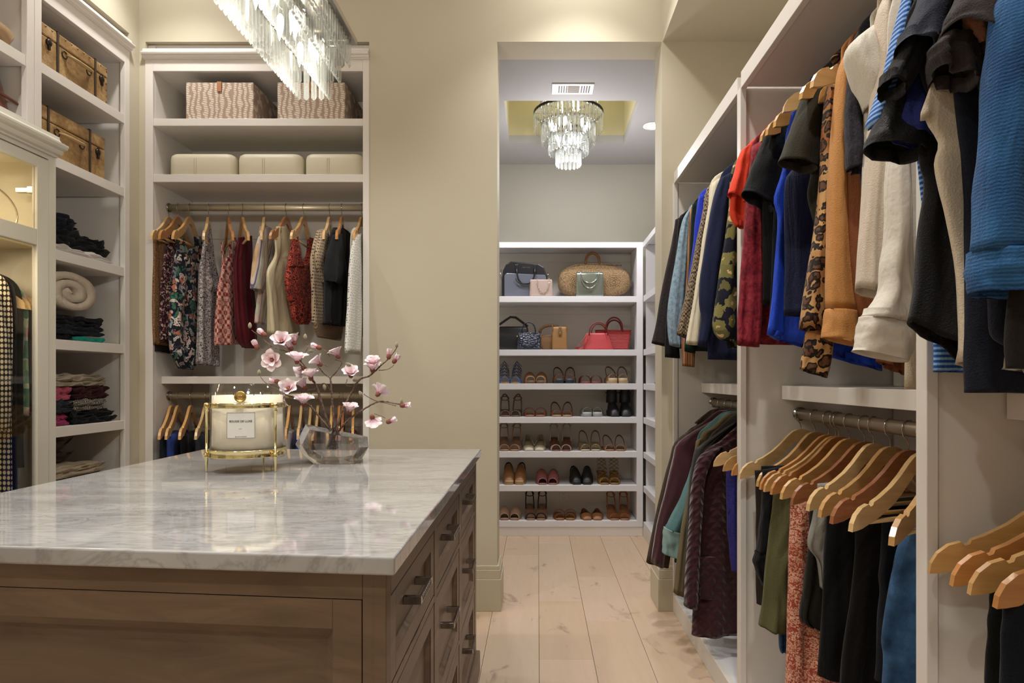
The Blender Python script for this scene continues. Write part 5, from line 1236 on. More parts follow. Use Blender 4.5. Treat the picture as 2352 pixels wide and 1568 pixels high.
roll('rolled_throw', 'rolled cream fleece throw on the middle left shelf', 'throw', 2.945, -2.38, XF+.005, z+.108+.107, .112, FLEECE)
t = thing('dark_bag', 'dark canvas bag standing behind the cream throw', 'bag', (-2.38, 3.0, z))
m = MB(); rg = []
for i in range(8):
    u = i/7; rg.append([(-2.40+.032*math.cos(a), 3.01+(.225-.03*u)*math.sin(a), z+.002+.30*u) for a in [2*math.pi*j/24 for j in range(24)]])
loft(m, rg); m.build('body', darkg, t)
MB().tube([(-2.38, 2.92, z+.29), (-2.375, 2.95, z+.315), (-2.375, 3.02, z+.317), (-2.38, 3.06, z+.29)], .006, 8).build('handle', darkg, t)
z = .9895
folded('folded_sweater', 'magenta knit at the bottom left of the mixed pile', 'folded clothes', -2.38, XF, B0, 2.93, z, z+.05, magenta, 2, .01)
folded('folded_sweater', 'charcoal jersey folded at the bottom right of the mixed pile', 'folded clothes', -2.38, XF+.01, 2.935, 3.225, z, z+.055, darkg, 2, .018)
folded('folded_sweater', 'slate knit folded between the magenta and rose ones', 'folded clothes', -2.38, XF, B0, 2.95, z+.053, z+.105, slate, 2, .014)
folded('folded_sweater', 'grey and cream striped knit in the mixed pile', 'folded clothes', -2.38, XF, 2.955, 3.16, z+.058, z+.108, stripek, 2, .014)
folded('folded_sweater', 'rose pink knit folded on the left of the mixed pile', 'folded clothes', -2.38, XF, B0, 2.95, z+.108, z+.17, pinkk, 2, .012)
folded('folded_sweater', 'rust wine knit folded on the right of the mixed pile', 'folded clothes', -2.38, XF, 2.955, 3.19, z+.111, z+.168, rustk, 2, .018)
folded('folded_sweater', 'oat lace knit lying on top of the mixed pile', 'folded clothes', -2.38, XF, B0+.02, 3.17, z+.172, z+.222, lacek, 2, .014)
z = .6105
folded('folded_sweater', 'plum knits folded at the bottom of the lowest pile in view', 'folded clothes', -2.38, XF, B0, 3.19, z, z+.14, wine, 4, .012)
folded('folded_sweater', 'cream waffle knit lying over the plum knits', 'folded clothes', -2.38, XF, B0, 3.16, z+.142, z+.19, creamw, 2, .012)
folded('folded_trousers', 'grey-brown jersey trousers heaped on the lowest visible shelf', 'folded clothes', -2.42, XF-.12, B0+.03, 3.10, z+.192, z+.325, greyp, 2, .05)
# small cream pile on the closet shelf of the far right bay
def folded_r(label, z0, z1, y0, y1, mat, layers):
    o = folded('folded_towel', label, 'towel', -1.16, -.92, y0, y1, z0, z1, mat, layers, .012); o.scale.x = -1; return o
folded_r('cream towel folded at the bottom of the pair on the far bay shelf', 1.1745, 1.245, 2.42, 2.62, creamk, 2)
folded_r('cream towel folded on top of the other one on the far bay shelf', 1.248, 1.33, 2.43, 2.60, creamk, 2)

# ================================================================== IN THE GLASS CABINET
scallop = cloth('black_cream_scale', '#1f1c1a', pat=lambda t, v: t.mix(t.math('LESS_THAN', t.voro(t.n('Mapping', Vector=v, Scale=(1, 1, .8)).outputs[0], 62, rnd=.05).outputs['Distance'], .38), '#171513', '#b9ae98'))
darkteal = cloth('dark_teal_velvet', '#0e1a1b'); leaf = cloth('tropical_print', '#8d9a7a', pat=p_floral('#a8a68c', ['#51705a', '#b07a7e', '#7d8f6f'], 22, .5)); paleblue = cloth('pale_blue_cotton', '#8a8d96'); charc = cloth('charcoal_wool', '#26272a')
XR_ = -2.22
def cabinet_garment(name, label, cat, y, mat, rows, ex=()):
    t = thing(name, label, cat, (XR_, y, 1.685))
    drape('body', rows, ('Y', y), mat, t, amp=.012, folds=4, seed=int(y*50))
    for k, e in enumerate(ex): drape(e[0], e[1], ('Y', y), e[2] or mat, t, n=20, m=24, amp=.005, seed=k+9, off=e[3])
    hanger(XR_, y, 1.685, math.pi+.25, 1, 'pale hanger carrying the '+label.split(' in ')[0].split(' with')[0])
def wx(x, y): return CX+x*F/y
def CR(y, l, r, z): return (wx(l, y), CY-(z-H)*F/y, wx(r, y), CY-(z-H)*F/y)
def cg(y, zt, zb, l=-2.42, r=-2.015, d=.014):
    zt += .06
    return [(*CR(y, -2.29, -2.14, zt), .014), (*CR(y, l+.02, r-.01, zt-.08), .02), (*CR(y, l, r, (zt+zb)/2), d), (*CR(y, l, r+.005, zb), d)]
cabinet_garment('dress', 'black and cream scale-print long dress in the glass cabinet', 'dress', 2.50, scallop, cg(2.50, 1.56, .55), [('sleeve', [(*CR(2.50, -2.10, -2.04, 1.52), .014), (*CR(2.50, -2.08, -2.005, 1.3), .02), (*CR(2.50, -2.08, -1.998, 1.1), .024), (*CR(2.50, -2.07, -2.01, 1.0), .014)], None, .025)])
cabinet_garment('coat', 'charcoal wool coat in the glass cabinet', 'coat', 2.528, charc, cg(2.528, 1.56, .70))
cabinet_garment('dress', 'dark teal velvet dress in the glass cabinet', 'dress', 2.555, darkteal, cg(2.555, 1.56, .85))
cabinet_garment('blouse', 'tropical leaf-print blouse in the glass cabinet', 'top', 2.58, leaf, cg(2.58, 1.55, 1.05))
cabinet_garment('dress', 'pale blue cotton dress hem low in the glass cabinet', 'dress', 2.60, paleblue, cg(2.60, 1.55, .78, -2.42, -2.06))
t = thing('hoop', 'thin pale metal hoop hanging in the lit upper glass compartment', 'hoop', (-2.22, 2.32, 1.88))
MB().tube([(-2.04, 2.38+.18*math.cos(math.pi*2*k/40), 1.83+.10*math.sin(math.pi*2*k/40)) for k in range(40)], .004, 8, closed=True).build('ring', ROD, t)
MB().tube([(-2.04, 2.38, 1.93), (-2.04, 2.38, 2.08)], .002, 6).build('hook', ROD, t)
# ================================================================== CANDLE
cx_, cy_, r = -.916, 2.065, .109
t = thing('candle', 'large round cream candle in clear glass with gold cradle stand', 'candle', (cx_, cy_, .91))
C3 = (cx_, cy_, 0)
MB().lathe([(.001, .957), (r-.006, .957), (r-.006, 1.146), (.001, 1.146)], C3, 64).build('wax', WAX, t)
MB().lathe([(.001, .951), (r, .951), (r, 1.182), (r-.0035, 1.182), (r-.0035, .9555), (.001, .9555)], C3, 64).build('glass', CLEAR, t)
for z0, z1 in ((1.108, 1.124), (.957, .981)):
    MB().lathe([(r+.0015, z0), (r+.004, z0), (r+.0052, z0+.002), (r+.004, z0+.004), (r+.004, z1-.004), (r+.0052, z1-.002), (r+.004, z1), (r+.0015, z1), (r+.0015, z0)], C3, 72, closed=False).build('band', GOLD, t)
for k, a in enumerate((math.radians(-155), math.radians(-25), math.radians(90))):
    px_, py_ = cx_+(r+.008)*math.cos(a), cy_+(r+.008)*math.sin(a)
    lg = MB().lathe([(.0015, .9105), (.003, .918), (.0055, .957), (.0058, .961)], (px_, py_, 0), 12).build('leg', GOLD, t)
    MB().lathe([(.004, .961), (.009, .963), (.009, .967), (.004, .969), (.0042, 1.095), (.0062, 1.097), (.0062, 1.102), (.004, 1.104), (.0045, 1.108), (.008, 1.113), (.008, 1.119), (.0045, 1.124), (.001, 1.1245)], (px_, py_, 0), 14).build('post', GOLD, lg)
    m = MB()
    for s in (-1, 1):
        for z in (1.116, .969): m.lathe([(.0004, .006), (.004, .004), (.005, 0), (.004, -.004), (.0004, -.006)], (cx_+(r+.006)*math.cos(a+s*.09), cy_+(r+.006)*math.sin(a+s*.09), z), 10)
    m.build('rivet', GOLDD, lg)['kind'] = 'stuff'
def on_glass(name, u0, u1, z0, z1, off, mat, parent, n=16):
    m = MB(); vs = []
    for k in range(n+1):
        a = -math.pi/2+(u0+(u1-u0)*k/n)/r+ALB
        for z, rr in ((z0, r+off), (z1, r+off)): vs.append((cx_+rr*math.cos(a), cy_+rr*math.sin(a), z))
        for z, rr in ((z1, r+off-.0004), (z0, r+off-.0004)): vs.append((cx_+rr*math.cos(a), cy_+rr*math.sin(a), z))
    fs = [(k*4+j, k*4+(j+1) % 4, (k+1)*4+(j+1) % 4, (k+1)*4+j) for k in range(n) for j in range(4)]+[(0, 1, 2, 3), (n*4, n*4+3, n*4+2, n*4+1)]
    return m.add(vs, fs).build(name, mat, parent)
ALB = math.radians(13)      # the label faces the camera
PAPER = mk('label_paper', '#d9d5cc', .6); INK = mk('label_ink', '#4a463f', .6)
zc0 = 1.2-(976.5-868)*1.967/1500
lab = on_glass('label', -.040, .040, zc0-.039, zc0+.039, .0010, PAPER, t)
for u0, u1, z0, z1 in ((-.040, .040, zc0+.0375, zc0+.0383), (-.040, .040, zc0-.0383, zc0-.0375), (-.0395, -.0388, zc0-.038, zc0+.038), (.0388, .0395, zc0-.038, zc0+.038)):
    on_glass('border', u0, u1, z0, z1, .0014, INK, lab, 8)
def text_on(txt, size, u, z, parent, mat, bold=0, name='lettering'):
    cu = bpy.data.curves.new(name, 'FONT'); cu.body = txt; cu.size = size; cu.align_x = 'CENTER'; cu.align_y = 'CENTER'; cu.extrude = .0001; cu.offset = bold
    tmp = bpy.data.objects.new('tmp_text', cu); COL.objects.link(tmp); bpy.context.view_layer.update()
    dg = bpy.context.evaluated_depsgraph_get(); me = bpy.data.meshes.new_from_object(tmp.evaluated_get(dg)); bpy.data.objects.remove(tmp)
    for v in me.vertices:
        a = -math.pi/2+(u+v.co.x)/r+ALB; rr = r+.0016+v.co.z
        v.co = Vector((cx_+rr*math.cos(a), cy_+rr*math.sin(a), z+v.co.y))-ORG[parent.name]
    me.materials.clear(); me.materials.append(mat); o = bpy.data.objects.new(name, me); COL.objects.link(o); o.parent = parent; ORG[o.name] = ORG[parent.name]; return o
text_on('BOUGIE DE LUXE', .0082, 0, zc0+.0125, lab, INK, .00012); text_on('cassis', .0036, 0, zc0-.0095, lab, INK); text_on('BEL AIR CANDLE\u00ae', .0038, .001, zc0-.0335, lab, INK)
a = -math.pi/2+ALB
am = a+.003; mc = Vector((cx_+(r+.003)*math.cos(am), cy_+(r+.003)*math.sin(am), 1.2-(911-868)*1.965/1500))
nd = Vector((math.cos(am), math.sin(am), 0)); side = Vector((-nd.y, nd.x, 0))
m = MB(); rg = []
for rr, o_ in ((.0005, .0035), (.013, .0035), (.0145, .0055), (.0168, .0045), (.0172, .001), (.0168, -.001)):
    rg.append([mc+nd*o_+side*(rr*math.cos(b))+Vector((0, 0, rr*math.sin(b))) for b in [2*math.pi*k/28 for k in range(28)]])
loft(m, rg); med = m.build('medallion', GOLDD, t)
m = MB()
for s in (-1, 1): m.tube([mc+nd*.004+side*(s*.007*math.sin(b))+Vector((0, 0, .007*math.cos(b)*(.5+.5*math.sin(b)))) for b in [k*.35 for k in range(10)]], .0009, 5)
m.build('monogram', GOLD, med)
for k in range(4):
    a4 = math.pi/4+k*math.pi/2; MB().tube([(cx_+.045*math.cos(a4), cy_+.045*math.sin(a4), 1.14), (cx_+.045*math.cos(a4)+.002, cy_+.045*math.sin(a4), 1.157)], .0012, 6).build('wick', mk('wick', '#2a2520', .9) if k == 0 else MATS['wick'], t)

# ================================================================== VASE
VY = 2.25
t = thing('vase', 'irregular faceted clear crystal vase on the marble top', 'vase', (-.70, VY, .91))
fr = [(727, 1060), (695, 1040), (681, 1020), (704, 975), (760, 986), (842, 1003), (844, 1026), (827, 1054), (800, 1060)]
C0 = P(762, 1022, VY)
front = [P(a, b, VY-.035) for a, b in fr]; mid = [C0+(P(a, b, VY)-C0)*1.03 for a, b in fr]; back = [P(a, b, VY)*1.0+Vector((0, .055, 0)) for a, b in fr]
front = [C0+(p-Vector((0, -.035, 0))-C0)*.80+Vector((.004, -.058, 0)) for p in front]; back = [C0+(p-Vector((0, .055, 0))-C0)*.74+Vector((0, .062, 0)) for p in back]
bm = bmesh.new()
for p in front+mid+back: bm.verts.new((p.x, p.y, max(p.z, .9105)))
for (x, y) in ((727, 1059), (825, 1055)): 
    for dy in (-.045, .05): q = P(x, y, VY); bm.verts.new((q.x+(.006 if x < 760 else -.006), VY+dy, .9105))
res = bmesh.ops.convex_hull(bm, input=bm.verts); junk = [g_ for g_ in res['geom_interior'] if isinstance(g_, bmesh.types.BMVert)]
bmesh.ops.delete(bm, geom=junk, context='VERTS'); bmesh.ops.dissolve_limit(bm, angle_limit=math.radians(4), verts=bm.verts, edges=bm.edges)
vq = MB(); bm.verts.index_update(); vq.add([v.co.copy() for v in bm.verts], [tuple(v.index for v in f.verts) for f in bm.faces]); bm.free()
body = vq.build('body', GLASS, t)
zt_ = C0.z+.030
hole = MB().lathe([(.001, .955), (.018, .956), (.019, .97), (.019, 1.004), (.001, 1.0045)], (P(766, 1000, VY).x, VY+.002, 0), 24).build('cavity', CLEAR, t)
hole.data.flip_normals()
# stems inside and out, blossoms
BARK = mk('brown_bark', '#5a4136', .85, pat=p_mottle(['#3c2a24', '#6b5246', '#8a7466'], 120, 4), bump=.8, bs=120)
flor = thing('magnolia_branches', 'artificial pink magnolia branches standing in the crystal vase', 'flowers', (P(766, 1000, VY).x, VY, .96))
def petal_mat(name, inner, outer):
    def pat(t_, v):
        uv = t_.n('Attribute', {'attribute_name': 'pc'}).outputs['Fac']
        return t_.ramp(uv, [(0, inner), (.38, outer), (1, '#ebdfe0')])
    return mk(name, rough=.55, pat=pat, sss=.1)
PET = petal_mat('pink_petal', '#a8406e', '#dcb2bf'); BUDM = petal_mat('deep_pink_petal', '#b0577c', '#dc9fb2'); CALYX = mk('brown_calyx', '#7a4636', .8, bump=.3, bs=150); STAM = mk('stamen', '#a87a3c', .7)
FUZZ = mk('fuzzy_bud', '#8b8266', .95, bump=.8, bs=300, sheen=.5)
def add_attr(o, vals):
    at = o.data.attributes.new('pc', 'FLOAT', 'POINT'); at.data.foreach_set('value', vals)
def frame(d):
    d = Vector(d).normalized(); x = d.cross(Vector((0, 0, 1)));
    if x.length < .05: x = d.cross(Vector((0, 1, 0)))
    x.normalize(); return x, d.cross(x).normalized(), d
def petal_strip(mb, vals, base, X, Yv, D, L, W, open_, ang, cup=.35, seed=0):
    n, m_ = 8, 6; vs = []
    rad = (X*math.cos(ang)+Yv*math.sin(ang)); tan = (-X*math.sin(ang)+Yv*math.cos(ang))
    for i in range(n+1):
        u = i/n; w = W*(.30+.70*min(1, u/.55)**.8)*(1 if u < .55 else math.sqrt(max(.0, 1-((u-.55)/.46)**2.6)))
        th = open_*(.35+.75*u); c = base+D*(L*(u*math.cos(th*.8)))+rad*(L*u*math.sin(th)+.003)
        for j in range(m_+1):
            s = -1+2*j/m_
            p = c+tan*(s*w*.5)+ (D*math.sin(th)*.6-rad*math.cos(th)*.6)*(cup*w*s*s)*(1 if open_ < 1.2 else .4) + rad*.0015*nz(i*.7, s*2, seed)
            vs.append(p); vals.append(u+.12*abs(s))
    q = m_+1; mb.add(vs, [(i*q+j, i*q+j+1, (i+1)*q+j+1, (i+1)*q+j) for i in range(n) for j in range(m_)], True)
def bloom(px_, py_, dy, direc, L=.038, open_=.75, n=6, W=.031, kind='open'):
    base = P(px_, py_, VY+dy); X, Yv, D = frame(direc)
    mat = PET if kind == 'open' else BUDM
    mb = MB(); vals = []; sd = px_*.37
    if kind == 'bud':
        n, open_, W, L = 5, .20, .020, L
    for k in range(n):
        petal_strip(mb, vals, base-D*.002, X, Yv, D, L*(.93+.12*((k*7) % 3)/2), W, open_*(.9+.2*((k*5) % 4)/3), 2*math.pi*k/n+sd, seed=k+px_)
    if kind == 'open':
        for k in range(3): petal_strip(mb, vals, base, X, Yv, D, L*.85, W*.85, open_*.55, 2*math.pi*k/3+sd+.5, seed=k+px_+9)
    o = mb.build('blossom' if kind == 'open' else 'pink_bud', mat, flor); add_attr(o, vals)
    m = MB()
    prof = [(.0015, -.010), (.006, -.008), (.0085, -.001), (.0075, .006), (.005, .010)]
    rg = [[base+D*zz+X*(rr*math.cos(b))+Yv*(rr*math.sin(b)) for b in [2*math.pi*k/12 for k in range(12)]] for rr, zz in prof]
    loft(m, rg); m.build('calyx', CALYX, o)
    if kind == 'open':
        m = MB(); rg = [[base+D*zz+X*(rr*math.cos(b))+Yv*(rr*math.sin(b)) for b in [2*math.pi*k/8 for k in range(8)]] for rr, zz in ((.004, 0), (.0045, .006), (.003, .013), (.0008, .017))]
        loft(m, rg)
        for k in range(7):
            b = 2*math.pi*k/7; m.tube([base+D*.002+X*.004*math.cos(b)+Yv*.004*math.sin(b), base+D*.010+X*.008*math.cos(b)+Yv*.008*math.sin(b)], .0008, 4)
        m.build('stamens', STAM, o)
def fuzzy(px_, py_, dy, direc, s=1.0):
    base = P(px_, py_, VY+dy); X, Yv, D = frame(direc); m = MB()
    rg = [[base+D*(zz*s)+X*(rr*s*math.cos(b))+Yv*(rr*s*math.sin(b)) for b in [2*math.pi*k/12 for k in range(12)]] for rr, zz in ((.001, -.009), (.0045, -.006), (.006, 0), (.005, .006), (.0025, .010), (.0005, .012))]
    loft(m, rg); m.build('fuzzy_bud', FUZZ, flor)
def branch(pts, r0, r1, name='branch'):
    """pts: (px, py, dy)"""
    n = 10*(len(pts)-1); path = []; rs = []
    W_ = [list(P(a, b, VY+c)) for a, b, c in pts]
    for k in range(n+1):
        u = k/n; q = Vector(crom(W_, u)); q += Vector((nz(k*.9, pts[0][0], 1), nz(k*.9, pts[-1][0], 2), nz(k*.9, 3, pts[0][1])))*.0018
        path.append(q); rs.append((r0+(r1-r0)*u)*(1+.18*math.sin(k*2.1)))
    MB().tube(path, rs, 7).build(name, BARK, flor)
S = [(757, 1030, .004), (763, 1000, 0)]
branch([(755, 1029, 0), (764, 1000, 0), (746, 950, -.01), (728, 890, -.02), (706, 858, -.03), (688, 835, -.03)], .0052, .0028)
branch([(764, 1030, .006), (768, 1002, .004), (766, 960, .005), (762, 905, .01), (759, 868, .01)], .0050, .0030)
branch([(774, 1030, 0), (772, 1000, 0), (784, 950, .01), (806, 905, .02), (826, 872, .02), (850, 862, .02), (876, 838, .02)], .0052, .0026)
branch([(768, 1028, -.008), (766, 1000, -.006), (740, 965, -.03), (712, 932, -.04), (690, 918, -.04), (655, 906, -.04)], .0044, .0022)
branch([(770, 1029, -.006), (774, 996, -.006), (800, 965, -.03), (830, 943, -.04), (870, 922, -.05), (905, 926, -.05), (925, 930, -.05)], .0044, .0018)
for p_, a_, b_ in (([(728, 890, -.02), (700, 840, -.03), (668, 812, -.03), (625, 795, -.03), (600, 775, -.03), (578, 758, -.03)], .0024, .0010), ([(625, 795, -.03), (605, 803, -.02), (596, 798, -.02)], .0013, .0009),
                   ([(668, 812, -.03), (655, 790, -.05), (648, 782, -.05)], .0014, .001), ([(690, 832, -.03), (700, 810, -.02), (712, 790, -.01)], .0014, .001), ([(759, 868, .01), (745, 858, .01), (730, 840, .0), (728, 835, 0)], .0022, .0013),
                   ([(759, 868, .01), (775, 850, .01), (785, 832, .01), (770, 826, .01)], .0022, .0012), ([(785, 832, .01), (795, 838, 0), (800, 836, 0)], .0013, .001), ([(754, 842, .0), (745, 838, 0), (740, 838, 0)], .0014, .001),
                   ([(826, 872, .02), (810, 886, .0), (795, 884, 0), (798, 870, 0)], .0016, .001), ([(876, 838, .02), (890, 826, .02), (902, 812, .02), (910, 800, .02), (912, 795, .02)], .0022, .0012), ([(870, 850, .02), (890, 848, .02), (905, 838, .02)], .0016, .001),
                   ([(762, 905, .01), (745, 880, -.03), (725, 892, -.03), (700, 895, -.03), (690, 880, -.04)], .0015, .001), ([(870, 922, -.05), (858, 918, -.05), (840, 908, -.05), (836, 904, -.05)], .0016, .001), ([(870, 922, -.05), (888, 926, -.04), (910, 932, -.05)], .0015, .001),
                   ([(860, 950, -.05), (875, 955, -.06), (885, 960, -.06)], .0013, .001), ([(712, 932, -.04), (700, 945, -.06), (695, 935, -.07), (696, 925, -.07)], .0013, .001), ([(655, 906, -.04), (640, 895, -.04), (620, 885, -.04), (606, 875, -.03), (598, 864, -.03)], .0016, .001),
                   ([(700, 810, -.02), (708, 796, 0), (703, 782, 0), (701, 778, 0)], .0011, .0008), ([(735, 799, 0), (748, 806, 0), (757, 818, 0)], .0012, .001), ([(905, 926, -.05), (925, 928, -.05), (930, 928, -.05)], .0012, .001)):
    branch(p_, a_, b_, 'twig')
UP = (0, 0, 1)
for b_ in ((648, 786, -.05, (.1, -.75, .45), .038, .85), (676, 786, -.02, (-.15, -.2, 1), .034, .5), (627, 826, -.06, (0, -1, -.05), .036, 1.15), (682, 830, -.05, (.15, -.35, 1), .038, .95), (668, 800, -.02, (-.4, -.1, .8), .028, .45),
           (735, 836, -.03, (-.6, -.3, .7), .036, .75), (776, 818, .0, (-.35, -.2, .9), .036, .75), (714, 868, -.05, (-.1, -.3, 1), .036, .8), (697, 845, .01, (-.6, .1, -.4), .034, .7), (664, 894, -.07, (.1, -.9, .5), .036, .85),
           (700, 890, -.03, (-.5, -.2, .9), .036, .6), (698, 928, -.08, (.05, -.3, 1), .040, .95), (806, 862, .0, (.15, -.7, .8), .036, .85), (856, 850, .0, (.05, -.35, 1), .036, .9), (858, 838, .02, (0, -.5, .9), .034, .8),
           (802, 946, -.04, (.25, -.3, 1), .036, .75), (868, 905, -.05, (.35, .45, .6), .038, 1.0), (855, 958, -.06, (.05, .4, -.7), .034, 1.0), (649, 912, .02, (-.1, -.3, -1), .034, .7), (672, 893, -.04, (-.3, -.2, .9), .03, .5)):
    bloom(b_[0], b_[1], b_[2], b_[3], b_[4], b_[5])
for b_ in ((607, 768, -.03, (-.75, 0, .6)), (590, 797, -.02, (-.5, 0, 1)), (733, 798, 0, (-1, 0, .35)), (637, 876, -.04, (-1, 0, .15)), (893, 819, .02, (.1, 0, 1)), (906, 829, .02, (.55, 0, .8)), (925, 931, -.05, (1, 0, .1)), (893, 968, -.06, (.9, 0, .35))):
    bloom(*b_, L=.030, kind='bud')
for b_ in ((574, 748, -.03, (0, 0, 1)), (595, 856, -.03, (0, 0, 1)), (701, 774, 0, (0, 0, 1)), (714, 806, 0, (1, 0, .1)), (745, 888, -.03, (.2, 0, -1)), (801, 837, 0, (-.7, 0, .4)), (816, 873, 0, (.9, 0, .1)), (829, 904, -.05, (-.4, 0, .6)), (911, 793, .02, (0, 0, 1)), (922, 922, -.05, (0, 0, 1))):
    fuzzy(*b_)
# ================================================================== SHOES
def shoe_parts(kind, L=.235, W=.082, heel=.0, plat=.012, vamp=.0):
    """toe points to -y, origin under the middle of the sole. returns dict of MB"""
    def half(v):       # half width of the foot along v in 0 (toe) .. 1 (heel)
        return W/2*(math.sin(math.pi*min(1, v*.9+.13))**.5*(1-.22*abs(v-.35)) if v < .5 else (.86-.16*math.sin(math.pi*(v-.5)/.7))*(1 if v < .86 else math.sqrt(max(0, 1-((v-.86)/.145)**2)))+.0)
    def zf(v): u = max(0, (v-.30)/.55); return plat+heel*(u*u*(3-2*u) if u < 1 else 1)
    N = 16; out = {}
    sole = MB(); rings = []
    for i in range(N+1):
        v = .001+.998*i/N; y = -L/2+L*v; h = max(half(v), .004)
        zt = zf(v); zb = zt-plat*1.0 if heel > .015 else 0
        rings.append([(-h, y, zb), (h, y, zb), (h*1.03, y, (zb+zt)/2), (h, y, zt), (-h, y, zt), (-h*1.03, y, (zb+zt)/2)])
    loft(sole, rings, True); out['sole'] = sole
    if heel > .015:
        hm_ = MB(); y0 = L*.30; r0, r1 = W*.34, W*(.12 if heel > .05 else .30)
        hm_.prism([(-r1, y0, 0), (r1, y0, 0), (r0*1.0, y0-.005, heel), (-r0, y0-.005, heel)], (0, .05 if heel < .05 else .03, 0)); out['heel'] = hm_
    def band(v0, v1, hgt, lift=.0, open_=0, n=10, m=14, slope=.0, close=False):
        mb = MB(); vs = []
        for i in range(n+1):
            v = v0+(v1-v0)*i/n; y = -L/2+L*v; h = half(v)*1.02+.001; z0 = zf(v)-plat*.5
            hh = hgt*(math.sin(math.pi*(.10+.4*(i/n))) if close else 1)+slope*(i/n)
            if close and i < 3: hh = hgt*[.10, .45, .68][i]+slope*(i/n)
            for j in range(m+1):
                a = math.pi*j/m; vs.append((-h*math.cos(a)*(1 if abs(math.cos(a)) < .98 else 1.0), y, z0+hh*math.sin(a)**.75+lift*math.sin(a)))
        fs = [(i*(m+1)+j, i*(m+1)+j+1, (i+1)*(m+1)+j+1, (i+1)*(m+1)+j) for i in range(n) for j in range(m)]
        # inner skin
        o = len(vs); vs += [(x*.94, y, zz-.0022) for x, y, zz in vs]
        fs += [(o+a, o+d, o+c, o+b) for a, b, c, d in fs]
        for i in (0, n):
            for j in range(m): fs.append((i*(m+1)+j, i*(m+1)+j+1, o+i*(m+1)+j+1, o+i*(m+1)+j))
        return mb.add(vs, fs, True)
    if kind == 'slide': out['upper'] = band(.10, .42, .046)
    if kind == 'mule': out['upper'] = band(.06, .52, .036, slope=.030)
    if kind == 'cross':
        out['upper'] = band(.08, .24, .032); out['strap'] = band(.30, .42, .050)
    if kind in ('sandal', 'sling', 'ankle'): out['upper'] = band(.08, .27 if kind != 'ankle' else .18, .036)
    if kind == 'platform': out['upper'] = band(.08, .38, .044)
    if kind in ('clog', 'pump', 'flat', 'boot'):
        out['upper'] = band(.0, {'clog': .62, 'pump': .34, 'flat': .34, 'boot': .66}[kind], {'clog': .052, 'pump': .030, 'flat': .030, 'boot': .060}[kind], slope={'clog': .030, 'pump': .0, 'flat': .004, 'boot': .03}[kind], close=True)
    if kind in ('pump', 'flat', 'boot'):
        c = MB(); vs = []; n = 14; hh = {'pump': .042, 'flat': .036, 'boot': .07}[kind]
        for i in range(n+1):
            a = math.pi*i/n; v = .34+.655*math.sin(a); v = min(.995, v); 
            sgn = -math.cos(a); y = -L/2+L*v; h = max(half(min(v, .9)), .02)*1.02; x = h*sgn if abs(sgn) < 1 else h*sgn
            for k in range(4): vs.append((x*(1-.06*k/3), y, zf(v)-plat*.5+hh*k/3*(.55+.45*math.sin(a))))
        o = len(vs); vs += [(x*.93, y-.002*(y > 0), zz) for x, y, zz in vs]
        fs = [(i*4+k, (i+1)*4+k, (i+1)*4+k+1, i*4+k+1) for i in range(n) for k in range(3)]
        fs += [(o+a, o+d, o+c_, o+b) for a, b, c_, d in fs]+[(i*4+3, (i+1)*4+3, o+(i+1)*4+3, o+i*4+3) for i in range(n)]
        c.add(vs, fs, True); out['quarter'] = c
    def loop(v0, zt, r=.0032, back=.97, wide=1.0, drop=0.0):
        p = []
        for k in range(15):
            a = math.pi*k/14; v = v0+(back-v0)*math.sin(a); h = half(min(v0+.25, .8))*wide
            p.append((-h*math.cos(a), -L/2+L*v, zf(min(v, .9))+zt*math.sin(a)**.7*(1-drop)+.006))
        return MB().tube(p, r, 6, flat=(1, 1.6))
    if kind in ('sandal', 'sling', 'platform'): out['back_strap'] = loop(.34, .068)
    if kind == 'ankle':
        out['back_strap'] = loop(.62, .095, .003); out['ankle_strap'] = MB().tube([(.030*math.cos(a), L*.27+.032*math.sin(a), zf(.85)+.075+.012*math.sin(a*1.0)) for a in [2*math.pi*k/18 for k in range(18)]], .003, 6, closed=True)
    if kind == 'clog': out['back_strap'] = loop(.6, .052, .004)
    if kind == 'boot':
        s = MB(); rg = []
        for k in range(9):
            u = k/8; z = plat+heel+.045+.125*u; rx, ry = .036+.003*math.cos(u*3), .052-.010*u+.004*u*u
            rg.append([(rx*math.cos(a), L*.20-.012*u+ry*math.sin(a), z) for a in [2*math.pi*j/24 for j in range(24)]])
        rg += [[(x*.92, L*.19+(y-L*.19)*.92, z-dz) for x, y, z in rg[-1]] for dz in (.0, .05)]
        loft(s, rg, True, (False, True)); out['shaft'] = s
        out['pull_strap'] = MB().tube([(.041*math.cos(a), L*.19+.050*math.sin(a), plat+heel+.11) for a in [2*math.pi*k/18 for k in range(18)]], .0045, 6, closed=True)
    if kind == 'lace':
        out['upper'] = band(.08, .26, .036); m = MB()
        for k in range(5):
            z = .03+.022*k; y = -L*.10+L*.085*k
            for s_ in (-1, 1): m.tube([(s_*.034, y, zf(.4+.08*k)+.01+z*.5), (0, y-.006, zf(.4)+.02+z), (-s_*.030, y+.02, zf(.5+.08*k)+.02+z*.7)], .0022, 5)
        out['laces'] = m
    return out
